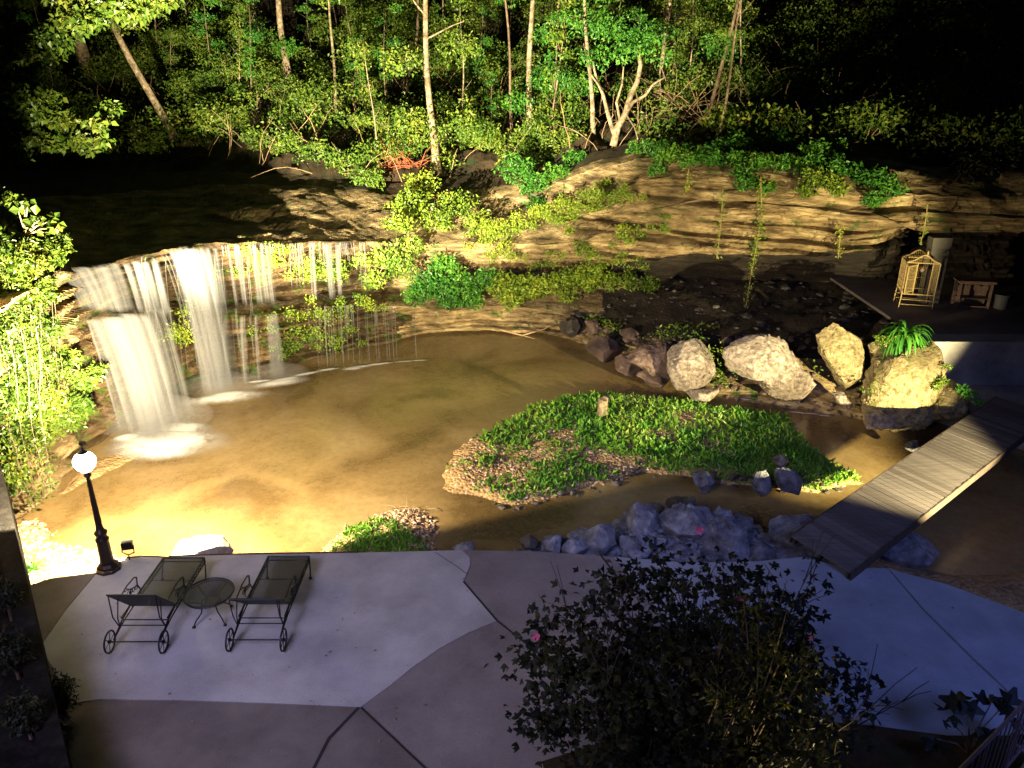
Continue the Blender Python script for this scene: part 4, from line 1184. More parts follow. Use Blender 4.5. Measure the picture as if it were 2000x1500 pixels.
def foam(pix, z=.02):
    V = []; Fq_ = []; UV = []
    for (x, y, rx, ry, rz) in pix:
        c = at(x, y, z=WZ + z + .004 * len(V) / 81); n_ = 8; o = len(V)
        for i in range(n_ + 1):
            for j in range(n_ + 1):
                u, v = i / n_, j / n_; p = Matrix.Rotation(rz, 3, 'Z') @ Vector(((u - .5) * 2 * rx, (v - .5) * 2 * ry, 0))
                r2 = ((u - .5) ** 2 + (v - .5) ** 2) * 4
                p.z = .13 * max(0, 1 - r2) * min(rx, ry); V.append(c + p); UV.append((u, v))
        Fq_ += [(o + i * 9 + j, o + (i + 1) * 9 + j, o + (i + 1) * 9 + j + 1, o + i * 9 + j + 1) for i in range(8) for j in range(8)]
    return V, Fq_, UV


fm = ribbons('foam', [foam([(330, 866, 1.7, 1.0, 0), (295, 870, 1.2, .8, .3), (440, 778, 1.4, .5, .3), (548, 748, 1.0, .36, .4), (310, 862, 1.15, .75, 0), (320, 885, 1.0, .5, .2), (345, 840, 1.1, .6, 0), (300, 850, .7, .5, 0), (285, 880, .7, .5, 0), (430, 778, .95, .38, .3), (445, 772, .8, .35, .3), (545, 748, .75, .3, .4), (555, 742, .6, .2, .5), (600, 730, .6, .14, .5), (640, 722, .5, .14, .4), (700, 717, .6, .16, .35), (690, 720, .4, .2, .35), (740, 711, .6, .11, .3), (790, 706, .45, .06, .2), (820, 704, .35, .06, .1), (505, 745, .5, .12, .3), (250, 855, .5, .3, .3)])], M['foam'])
tag(fm, 'white foam churned up where the streams strike the pool', 'foam', kind='stuff')

m, nt, out = newmat('spray'); M['spray'] = m
pv = N(nt, 'VolumePrincipled'); pv.inputs['Color'].default_value = (.95, .95, .95, 1); pv.inputs['Density'].default_value = .16
nt.links.new(pv.outputs[0], out.inputs['Volume'])
V_, F_ = [], []; n0 = 0
import bmesh as _bm
_b = _bm.new(); _bm.ops.create_icosphere(_b, subdivisions=3, radius=1); _v = np.array([q.co[:] for q in _b.verts]); _f = np.array([[w.index for w in f.verts] for f in _b.faces]); _b.free()
for (x, y, rx, ry, rz) in [(305, 850, 1.5, 1.0, .85), (435, 772, 1.2, .8, .5), (548, 745, .9, .6, .35)]:
    c = np.array(at(x, y, z=WZ)) + np.array([0, 0, rz * .55 + .05]); V_.append(_v * np.array([rx, ry, rz * .9 - .02]) * np.array([1, 1, 1.0 if rz < .5 else .6]) + c); F_.append(_f + n0); n0 += len(_v)
tag(fastmesh('spray_mist', np.concatenate(V_), np.concatenate(F_), M['spray'], smooth=True), 'soft spray hanging over the feet of the falls', 'mist', kind='stuff')

# riffle by the boulders
rf = ribbons('foam', [foam([(1560, 806, .38, .06, -.3), (1585, 808, .3, .05, -.2), (1610, 812, .25, .04, -.2), (1455, 780, .3, .06, -.3)])], M['foam'])
tag(rf, 'small white riffle in the shallow creek below the boulders', 'riffle', kind='stuff')

# ------------------------------------------------------------------ boulders
def ico(sub):
    import bmesh
    bm = bmesh.new(); bmesh.ops.create_icosphere(bm, subdivisions=sub, radius=1)
    V = np.array([v.co[:] for v in bm.verts]); Fc = np.array([[v.index for v in f.verts] for f in bm.faces]); bm.free(); return V, Fc


ICO5 = ico(5); ICO6 = ico(6)


def boulder(name, label, pix, Yd, depth, mat, rough=.10, facet=.0, seed=0, hi=True, cat='boulder', sq=.8, fs=1.0):
    """round rock whose silhouette follows the outline; depth = half thickness"""
    P0_ = [at(x, y, Y=Yd) for x, y in pix]
    c = sum(P0_, Vector()) / len(P0_)
    P_ = [P0_[i].lerp(P0_[(i + 1) % len(P0_)], k / 10) for i in range(len(P0_)) for k in range(10)]
    ang = np.array([math.atan2(p.z - c.z, p.x - c.x) for p in P_]); rad_ = np.array([math.hypot(p.z - c.z, p.x - c.x) for p in P_])
    o_ = np.argsort(ang); ang, rad_ = ang[o_], rad_[o_]
    ang = np.concatenate([ang[-1:] - 2 * math.pi, ang, ang[:1] + 2 * math.pi]); rad_ = np.concatenate([rad_[-1:], rad_, rad_[:1]])
    V, Fc = ICO6 if hi else ICO5
    V = V.copy()
    th = np.arctan2(V[:, 2], V[:, 0]); rr = np.hypot(V[:, 0], V[:, 2])
    Rt = np.interp(th, ang, rad_)
    rr2 = rr ** sq; dy = np.sign(V[:, 1]) * np.abs(V[:, 1]) ** sq
    Q = np.stack([np.cos(th) * rr2 * Rt, dy * depth, np.sin(th) * rr2 * Rt], 1)
    s = seed * 13.7
    n1 = fbm(Q[:, 0] * 1.3 * fs + s, Q[:, 1] * 1.3 * fs, Q[:, 2] * 1.3 * fs, 4, 91)
    n2 = fbm(Q[:, 0] * 7 * fs + s, Q[:, 1] * 7 * fs, Q[:, 2] * 7 * fs, 4, 95)
    n3 = -np.abs(fbm(Q[:, 0] * 3.2 * fs + s, Q[:, 1] * 3.2 * fs, Q[:, 2] * 3.2 * fs, 3, 99))
    dirn = nrm(V)
    n4 = -np.abs(fbm(Q[:, 0] * 11 * fs + s, Q[:, 1] * 11 * fs, Q[:, 2] * 11 * fs, 2, 97))
    Q = Q + dirn * (n1 * rough * 2.4 + n2 * rough * .8 + n3 * rough * 1.9 + n4 * rough * .8)[:, None]
    if facet:
        for k in range(12):
            nv = nrm(np.array([math.sin(k * 2.4 + seed), -abs(math.cos(k * 1.7 + seed)) - .1, math.cos(k * 3.1 + seed) + .2]))
            dd = Q @ nv; lim = np.percentile(dd, 100 - 13 * facet)
            Q = Q - nv * (np.maximum(dd - lim, 0) * .9)[:, None]
    o = fastmesh(name, Q, Fc, M[mat], smooth=not facet)
    o.location = c
    return tag(o, label, cat)


boulder('boulder', 'rounded pale pitted boulder, leftmost of the row by the creek', [(1305, 690), (1330, 668), (1365, 664), (1388, 690), (1393, 720), (1382, 757), (1350, 770), (1316, 762), (1302, 725)], 19.9, .55, 'boulder', .06, facet=.4, seed=1)
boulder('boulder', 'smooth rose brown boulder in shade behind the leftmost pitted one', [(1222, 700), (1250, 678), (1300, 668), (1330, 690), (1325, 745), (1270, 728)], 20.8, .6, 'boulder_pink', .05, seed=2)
boulder('boulder', 'large slanting two-humped pale boulder, second of the row', [(1410, 672), (1440, 655), (1480, 650), (1530, 660), (1552, 690), (1565, 715), (1592, 748), (1610, 795), (1590, 802), (1540, 785), (1500, 765), (1468, 738), (1425, 728), (1408, 700)], 19.5, .6, 'boulder', .09, facet=.35, seed=3)
boulder('boulder', 'tan teardrop boulder standing on its narrow end', [(1595, 655), (1612, 640), (1632, 630), (1660, 645), (1681, 662), (1682, 720), (1678, 785), (1662, 787), (1645, 760), (1618, 720), (1600, 690)], 19.2, .5, 'boulder_tan', .06, facet=.35, seed=4)
boulder('boulder', 'biggest tan boulder below the long-leaved plant', [(1712, 705), (1745, 685), (1790, 668), (1830, 664), (1850, 690), (1848, 735), (1828, 780), (1818, 818), (1790, 836), (1740, 834), (1690, 830), (1686, 790), (1697, 740)], 18.4, .8, 'boulder_tan', .09, facet=.35, seed=5)
boulder('boulder', 'blocky brown rock carrying the long-leaved plant', [(1703, 678), (1730, 664), (1780, 662), (1790, 690), (1750, 705), (1706, 712)], 18.9, .45, 'boulder_tan', .05, facet=.8, seed=6)
boulder('boulder', 'small rounded tan boulder at the bridge end', [(1808, 795), (1830, 768), (1868, 748), (1892, 775), (1884, 805), (1850, 816), (1818, 815)], 17.9, .45, 'boulder_tan', .05, seed=7)
boulder('flat_rock', 'low tan slab lying in the creek under the leftmost pitted boulder', [(1305, 770), (1350, 764), (1420, 762), (1458, 771), (1410, 779), (1330, 780)], 19.3, .3, 'boulder', .02, facet=.7, seed=8, cat='rock')
boulder('flat_rock', 'narrow crusty rock leaning under the teardrop boulder', [(1625, 770), (1650, 765), (1668, 790), (1655, 800), (1630, 788)], 18.7, .25, 'boulder', .05, seed=9, cat='rock')
boulder('flat_rock', 'crumbly rock at the lower left foot of the biggest tan boulder', [(1688, 808), (1720, 802), (1750, 822), (1740, 834), (1690, 836)], 17.8, .25, 'boulder', .05, seed=10, cat='rock')
# broken bank blocks
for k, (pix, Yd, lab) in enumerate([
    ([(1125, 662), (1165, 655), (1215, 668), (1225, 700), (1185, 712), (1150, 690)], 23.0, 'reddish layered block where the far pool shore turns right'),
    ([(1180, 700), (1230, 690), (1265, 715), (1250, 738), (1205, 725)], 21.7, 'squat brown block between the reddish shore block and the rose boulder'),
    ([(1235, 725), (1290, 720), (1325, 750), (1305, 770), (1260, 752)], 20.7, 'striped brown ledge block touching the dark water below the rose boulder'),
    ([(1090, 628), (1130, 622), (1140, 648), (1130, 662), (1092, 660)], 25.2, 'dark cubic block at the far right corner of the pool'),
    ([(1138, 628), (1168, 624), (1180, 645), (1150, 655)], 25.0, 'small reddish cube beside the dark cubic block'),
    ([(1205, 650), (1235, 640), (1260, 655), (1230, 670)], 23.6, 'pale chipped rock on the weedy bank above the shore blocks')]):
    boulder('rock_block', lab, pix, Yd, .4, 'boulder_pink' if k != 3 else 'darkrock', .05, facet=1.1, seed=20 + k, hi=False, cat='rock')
# near rocks along patio edge
near = [
    ('white glaring rock beside the patio rim near the lamp post', [(285, 1100), (300, 1079), (345, 1062), (400, 1051), (440, 1053), (464, 1067), (464, 1095), (380, 1110)], 11.95, .33, 'whiterock', .04),
    ('small pale wedge rock sitting on the patio rim', [(880, 1074), (900, 1062), (922, 1058), (932, 1072), (925, 1085), (885, 1085)], 11.95, .15, 'greyrock', .02),
    ('dark squat rock left of the pale rocks at the rim', [(1012, 1060), (1030, 1050), (1052, 1053), (1055, 1072), (1020, 1078)], 12.2, .18, 'darkrock', .03),
    ('angular pale rock right of the dark squat one', [(1055, 1062), (1080, 1045), (1100, 1048), (1105, 1072), (1090, 1085), (1055, 1080)], 12.1, .2, 'greyrock', .03),
    ('broken blue grey rock between the angular pale one and the tilted slab', [(1095, 1068), (1130, 1052), (1150, 1062), (1160, 1090), (1090, 1090)], 12.0, .2, 'greyrock', .04),
    ('large tilted slab with a smooth curved top at the rim', [(1135, 1058), (1160, 1038), (1190, 1026), (1206, 1030), (1206, 1060), (1200, 1092), (1150, 1095)], 12.1, .3, 'greyrock', .04),
    ('jagged blue white rock at the top left of the rim pile', [(1225, 1000), (1250, 992), (1290, 998), (1310, 1020), (1290, 1050), (1235, 1055), (1220, 1030)], 12.9, .4, 'greyrock', .06),
    ('low rugged rock in the middle of the pale rim pile', [(1290, 1010), (1330, 995), (1390, 1000), (1410, 1030), (1370, 1060), (1300, 1055)], 12.7, .45, 'greyrock', .08),
    ('pale rock at the front of the pile just above the rose shrub', [(1208, 1060), (1250, 1048), (1280, 1060), (1280, 1095), (1240, 1100), (1210, 1092)], 12.1, .3, 'greyrock', .06),
    ('broad pitted pale rock on the right slope of the rim pile', [(1380, 1030), (1420, 1015), (1480, 1035), (1510, 1060), (1470, 1092), (1390, 1098), (1340, 1075)], 12.3, .5, 'greyrock', .08),
    ('rounded upper rock with a curved outline at the right of the pile', [(1385, 1010), (1405, 992), (1432, 1000), (1450, 1035), (1410, 1045)], 12.9, .3, 'greyrock', .04),
    ('smooth bluish boulder next to the near end of the footbridge', [(1500, 1030), (1525, 1018), (1600, 1017), (1640, 1035), (1640, 1075), (1580, 1088), (1510, 1082)], 12.4, .5, 'greyrock', .03),
    ('dark flat rock behind the top of the rim pile', [(1275, 995), (1320, 978), (1360, 975), (1380, 995), (1340, 1006)], 13.3, .3, 'darkrock', .04),
    ('ribbed upright slab on the dark near shore of the grassy island', [(1350, 925), (1380, 920), (1395, 935), (1400, 962), (1372, 966), (1358, 950)], 14.8, .22, 'greyrock', .03),
    ('narrow standing stone in the creek between two shore rocks', [(1478, 925), (1503, 920), (1506, 945), (1492, 985), (1478, 980), (1472, 955)], 14.4, .2, 'greyrock', .03),
    ('light sloping boulder on the island shore nearest the bridge', [(1505, 925), (1530, 916), (1560, 928), (1582, 945), (1560, 962), (1520, 955)], 14.6, .35, 'greyrock', .03),
    ('cream rock on the grassy island above the sloping boulder', [(1508, 900), (1525, 889), (1540, 895), (1545, 912), (1515, 914)], 15.6, .18, 'boulder', .02),
    ('wide flat boulder in the dark right of the footbridge', [(1700, 1075), (1740, 1055), (1800, 1050), (1840, 1075), (1845, 1095), (1800, 1112), (1730, 1110)], 12.3, .6, 'greyrock', .03),
    ('pale stone near the shadow edge beside the bridge', [(1768, 870), (1790, 862), (1802, 868), (1790, 880), (1770, 880)], 16.4, .16, 'greyrock', .02),
]
for k, (lab, pix, Yd, dp, mt, rg) in enumerate(near):
    boulder('boulder', lab, pix, Yd, dp, mt, rg, facet=1.0, seed=40 + k, hi=(k < 13), cat='rock', fs=1.6)

# ------------------------------------------------------------------ rubble, gravel, grass
ic1 = ico(1)
def scatter_stones(name, label, pts, smin, smax, mat, flatten=.5):
    V = []; Fc = []; base, f = ic1; n0 = 0
    for p in pts:
        s = rnd.uniform(smin, smax) * (1 if rnd.random() < .8 else 1.6)
        A = Matrix.Rotation(rnd.uniform(0, 6.28), 3, 'Z') @ Matrix.Rotation(rnd.uniform(-.4, .4), 3, 'X') @ Matrix.Diagonal((s, s * rnd.uniform(.55, 1), s * flatten * rnd.uniform(.6, 1.2)))
        q = base * (1 + rng.uniform(-.2, .2, (len(base), 1)))
        V.append(q @ np.array(A).T + np.array(p)); Fc.append(f + n0); n0 += len(base)
    return tag(fastmesh(name, np.concatenate(V), np.concatenate(Fc), mat), label, 'stones', kind='stuff')


m, nt, out = newmat('mixed_gravel'); M['gravel'] = m
b = N(nt, 'BsdfPrincipled'); b.inputs['Roughness'].default_value = .6; nt.links.new(b.outputs[0], out.inputs[0])
g = N(nt, 'NewGeometry'); r = ramp(nt, g.outputs['Random Per Island'], [(0, (.12, .07, .04)), (.35, (.30, .19, .10)), (.7, (.42, .30, .19)), (1, (.55, .46, .36))])
nt.links.new(r.outputs[0], b.inputs['Base Color'])


def pts_in_poly(P_, n, dz=0.0, margin=0.0):
    lo = P_.min(0); hi = P_.max(0); xs = rng.uniform(lo[0], hi[0], n * 3); ys = rng.uniform(lo[1], hi[1], n * 3)
    s_ = sd_poly(xs, ys, P_) < margin
    xs, ys = xs[s_][:n], ys[s_][:n]
    i = np.clip(((xs + 16) / 36 * 399).astype(int), 0, 399); j = np.clip(((ys - 8.5) / 18.5 * 319).astype(int), 0, 319)
    return np.stack([xs, ys, Zg[i, j] + dz], 1)


scatter_stones('gravel', 'loose brown and tan gravel on the low bank under the lamp', pts_in_poly(LEFTB, 2600), .022, .05, M['gravel'])
scatter_stones('gravel', 'reddish pebbles on the gravel spit along the patio rim', pts_in_poly(SPIT, 2600, margin=.2), .015, .035, M['gravel'])
scatter_stones('gravel', 'pinkish gravel and pebbles covering the island', pts_in_poly(ISLE, 6500, margin=.05), .018, .042, M['gravel'])
RUB = []
for k in range(170):
    x = rnd.uniform(1120, 1780); c, nn_ = surf(x, rnd.uniform(2.0, 3.05)); RUB.append(tuple(c + np.array([0, 0, .03])))
scatter_stones('rubble', 'dark broken rubble covering the ground beneath the overhanging cliff', RUB, .03, .15, M['darkrock'], .4)
RUB = []
for k in range(400):
    x = rnd.uniform(1120, 1700); c, nn_ = surf(x, rnd.uniform(1.0, 2.0)); RUB.append(tuple(c + np.array([0, -.03, .02])))
scatter_stones('rubble', 'small brown stones on the bank behind the row of boulders', RUB, .03, .11, M['boulder_pink'], .6)
rimp = poly_at([(1215, 1000), (1300, 985), (1420, 1000), (1500, 1030), (1640, 1035), (1640, 1085), (1480, 1092), (1350, 1096), (1200, 1084), (1020, 1075), (1015, 1055), (1120, 1050), (1205, 1040)], -.4)
rp = pts_in_poly(rimp, 420, 0); rp[:, 2] = np.maximum(rp[:, 2], -.62) + rng.uniform(0, .26, len(rp))
scatter_stones('rubble', 'broken blue grey stones heaped between the rim rocks', rp, .06, .22, M['greyrock'], .40)
cr = poly_at([(900, 990), (1100, 975), (1250, 925), (1400, 940), (1650, 960), (1640, 1010), (1300, 1000), (1150, 1040), (920, 1070)], -.9)
scatter_stones('creek_stones', 'dark stones in the shaded creek between island and patio', pts_in_poly(cr, 260, .08), .03, .1, M['darkrock'])

# grass on the island and spit
def grass(name, label, P_, n, h, mat='grass', thr=-.2, seed=0, margin=0., bias=None):
    p = pts_in_poly(P_, n, 0, margin)
    d = fbm(p[:, 0] * .8 + seed, p[:, 1] * .8, 0, 4, 111 + seed)
    if bias is not None: d = d + bias(p)
    keep = (d > thr) & (p[:, 2] > WZ + .03); p = p[keep]
    p = p[(p[:, 0] > 2.2) | (rng.uniform(0, 1, len(p)) < .62)]
    # each tuft: three to five blades
    k = 5; p = np.repeat(p, k, 0) + np.concatenate([rng.normal(0, .03, (len(p) * k, 2)), np.zeros((len(p) * k, 1))], 1)
    p[:, 2] += rng.uniform(0, h * .35, len(p))
    V, Fc = leaf_geo(p, h * rng.choice([.7, 1, 1, 1.8], len(p)), bias=(0, -.6, .5), wid=.42, axis=np.array([0, 0, 1.0]))
    return tag(fastmesh(name, V, Fc, M[mat]), label, 'grass', kind='stuff')


grass('island_grass', 'short green grass and weeds on the gravel island', ISLE, 17000, .085, thr=0, bias=lambda p: rng.uniform(-.45, .45, len(p)) + .06 + .12 * np.clip((p[:, 0] - 1) / 6, -1, 1) - .25 * np.exp(-((p[:, 0] - .9) ** 2 + (p[:, 1] - 17.3) ** 2) / 1.8))
grass('spit_weeds', 'small weeds among the pebbles at the patio rim', poly_at([(630, 1060), (650, 1025), (740, 1020), (800, 1040), (860, 1060), (860, 1100), (640, 1100)], -.7), 1900, .07, thr=0, seed=3, bias=lambda p: rng.uniform(-.3, .3, len(p)) + .1)
BKW = []
for k in range(2600):
    x = rnd.uniform(1150, 1420); rr_ = rnd.uniform(1.15, 2.1); c, nn_ = surf(x, rr_)
    if vn(c[0] * .9, c[1] * .9, 0, 5) > -.1: BKW.append(tuple(c + np.array([rnd.uniform(-.1, .1), -.05, rnd.uniform(.02, .2)])))
tag(leaf_obj('bank_weeds', BKW, .11, M['leaf']), 'dim weeds on the slope behind the leftmost boulders', 'weeds', kind='stuff')
SW = [tuple(np.array(at(rnd.gauss(x, 14), rnd.gauss(y, 9), Y=Yd)) + 0) for (x, y, Yd, n_) in [(1400, 690, 19.6, 50), (1418, 740, 19.2, 30), (1355, 660, 20.3, 70), (1590, 720, 19, 20), (1645, 718, 18.8, 20), (1700, 760, 17.9, 50), (1300, 655, 20.9, 120)] for q in range(n_)]
tag(leaf_obj('crevice_weeds', SW, .085, M['leaf']), 'sprigs of weed in the gaps between the boulders', 'weeds', kind='stuff')

# fallen branch by the far shore and sticks on the spit
o = MB(); o.tube([at(980, 645, Y=25.0), at(1020, 655, Y=24.9), at(1065, 642, Y=24.9), at(1075, 636, Y=25)], [.03, .028, .02, .01], 6)
o.tube([at(1020, 655, Y=24.9), at(1045, 662, Y=24.6)], [.02, .008], 5)
tag(o.build('fallen_branch', M['dry']), 'bare fallen branch lying at the far shore of the pool', 'branch')
mb = MB()
for k in range(16):
    p = at(rnd.uniform(765, 835), rnd.uniform(988, 998), z=-.70); pts = [p]; d = Vector((rnd.uniform(-1, 1), rnd.uniform(-.5, .5), rnd.uniform(.1, .5))).normalized()
    for j in range(4):
        d = (d + Vector((rnd.uniform(-.4, .4), rnd.uniform(-.4, .4), rnd.uniform(-.35, .1)))).normalized(); p = p + d * .07; pts.append(p)
    mb.tube(pts, [.007, .006, .005, .004, .003], 4, False)
tag(mb.build('driftwood', M['dry']), 'tangle of dry sticks washed up on the gravel spit', 'driftwood')

# tree stump post on the island
B = Vector((*at(1176, 805, z=-.5)[:2], -.55))
mb = MB(); n_ = 14; prof = []
vs = []
for zi, z in enumerate((0, .12, .3, .42)):
    for k in range(n_):
        a = 2 * math.pi * k / n_; rr_ = .125 * (1 + .10 * math.sin(a * 3 + 1)) * (1.15 if zi == 0 else 1)
        vs.append((rr_ * math.cos(a), rr_ * math.sin(a), z + (.03 * math.sin(a * 2) if zi == 3 else 0)))
fs = [(i * n_ + k, i * n_ + (k + 1) % n_, (i + 1) * n_ + (k + 1) % n_, (i + 1) * n_ + k) for i in range(3) for k in range(n_)] + [tuple(range(3 * n_, 4 * n_))]
mb.add(vs, fs)
o = mb.build('tree_stump', M['bark']); o.location = B
tag(o, 'short cut log stump standing on the grassy island', 'stump')

# ------------------------------------------------------------------ lamp post
M['lampglass'] = simple('lantern_glass', (1, 1, 1), .4)
m, nt, out = newmat('glowing_glass'); M['glow'] = m
e = N(nt, 'Emission'); e.inputs[0].default_value = (1, .93, .78, 1); e.inputs[1].default_value = 60; nt.links.new(e.outputs[0], out.inputs[0])
root = thing('lamp_post', (LAMP_X, LAMP_Y, 0), 'lit dark cast iron lamp post at the left patio corner', 'lamp')
mb = MB(); mb.lathe([(.20, 0), (.20, .045), (.165, .06), (.165, .10), (.12, .14)], n=8)
mb.build('base', M['post'], root)
mb = MB(); mb.lathe([(.115, .135), (.105, .2), (.095, .55), (.105, .58), (.105, .60), (.085, .62), (.082, .68), (.10, .70), (.10, .73), (.066, .76), (.052, .85), (.036, 1.62), (.03, 1.74), (.055, 1.76), (.055, 1.79), (.03, 1.81), (.05, 1.84)], n=16)
mb.build('post', M['post'], root, smooth=True)
lan = MB()
lan.lathe([(.09, 1.845), (.10, 1.86)], n=6)
lan.tube([(0, 0, 1.85), (0, 0, 2.18)], .008, 5)
lan.lathe([(.075, 2.165), (.08, 2.18), (.04, 2.205), (.015, 2.26)], n=12)
lan_o = lan.build('lantern', M['post'], root)
gm = MB(); gm.lathe([(.07, 1.866), (.13, 1.92), (.165, 1.99), (.165, 2.05), (.13, 2.12), (.07, 2.166)], n=20)
gl_ = gm.build('glass', M['glow'], lan_o)
root = thing('floodlight', (LAMP_X, LAMP_Y + .02, 2.25), 'flood head mounted on top of the lit lamp post', 'floodlight')
mb = MB(); mb.tube([(0, 0, 0), (0, 0, .05)], .012, 6); mb.build('bracket', M['iron'], root)
mb = MB(); mb.box((0, .03, .07), (.08, .06, .05)); mb.build('housing', M['iron'], root)
mb = MB(); mb.box((0, .064, .07), (.07, .006, .04)); mb.build('lens', M['glow'], root)
# floodlight at its foot
root = thing('floodlight', (LAMP_X + .22, LAMP_Y + .30, -.02), 'small dark floodlight clamped at the foot of the lamp post', 'floodlight')
mb = MB(); mb.box((0, 0, .30), (.17, .10, .14), M=Matrix.Rotation(.25, 3, 'Z') @ Matrix.Rotation(.12, 3, 'X')); mb.build('housing', M['iron'], root)
mb = MB(); mb.tube([(0, -.02, -.1), (0, -.03, .12), (-.1, -.02, .16), (-.1, 0, .3)], .012, 6); mb.tube([(0, -.03, .12), (.1, -.02, .16), (.1, 0, .3)], .012, 6); mb.build('bracket', M['iron'], root)
mb = MB(); mb.box((-.016, .058, .306), (.14, .006, .11), M=Matrix.Rotation(.25, 3, 'Z') @ Matrix.Rotation(.12, 3, 'X')); mb.build('lens', M['glow'], root)
# its cable
mb = MB(); mb.tube([Vector((LAMP_X + .2, LAMP_Y + .25, .06)), Vector((LAMP_X + .45, LAMP_Y + .18, .13)), Vector((LAMP_X + .75, LAMP_Y + .22, .10)), Vector((LAMP_X + .95, LAMP_Y + .27, .03)), *[Vector((*P0(x, y + 4), .03)) for x, y in [(330, 1085), (450, 1081), (560, 1079), (700, 1077)]]], .013, 6)
tag(mb.build('power_cable', simple('red_brown_cable', (.06, .02, .012), .5)), 'thin red brown cable running along the patio rim from the floodlight', 'cable')
# floodlight by the bridge (out of view at the right)
root = thing('floodlight', (L2.x, L2.y - .25, -.7), 'floodlight on a stake beyond the right end of the patio', 'floodlight')
mb = MB(); mb.tube([(0, 0, -.4), (0, 0, 1.85)], .03, 8); mb.build('stake', M['iron'], root)
mb = MB(); mb.box((0, .02, 1.95), (.26, .14, .2), rz=.25); mb.build('housing', M['iron'], root)
mb = MB(); mb.box((-.026, .098, 1.95), (.22, .008, .16), rz=.25); mb.build('lens', M['glow'], root)

# ------------------------------------------------------------------ wrought iron furniture
M['mesh_seat'] = None
m, nt, out = newmat('fine_wire_mesh'); M['wire'] = m
d = N(nt, 'BsdfPrincipled'); d.inputs['Base Color'].default_value = (.02, .022, .018, 1); d.inputs['Roughness'].default_value = .6
t = N(nt, 'BsdfTransparent'); mx = N(nt, 'MixShader'); mx.inputs[0].default_value = .52
nt.links.new(t.outputs[0], mx.inputs[1]); nt.links.new(d.outputs[0], mx.inputs[2]); nt.links.new(mx.outputs[0], out.inputs[0])
m, nt, out = newmat('dense_wire_mesh'); M['wire2'] = m
d = N(nt, 'BsdfPrincipled'); d.inputs['Base Color'].default_value = (.014, .016, .015, 1); d.inputs['Roughness'].default_value = .6
t = N(nt, 'BsdfTransparent'); mx = N(nt, 'MixShader'); mx.inputs[0].default_value = .93
nt.links.new(t.outputs[0], mx.inputs[1]); nt.links.new(d.outputs[0], mx.inputs[2]); nt.links.new(mx.outputs[0], out.inputs[0])


def sheet_obj(name, pts, mat, parent, th=.004):
    a, b_, c, d = [Vector(p) for p in pts]; n_ = (b_ - a).cross(d - a).normalized() * th
    mb = MB(); mb.add([a, b_, c, d, a + n_, b_ + n_, c + n_, d + n_], [(0, 1, 2, 3), (7, 6, 5, 4), (0, 4, 5, 1), (1, 5, 6, 2), (2, 6, 7, 3), (3, 7, 4, 0)])
    return mb.build(name, mat, parent)


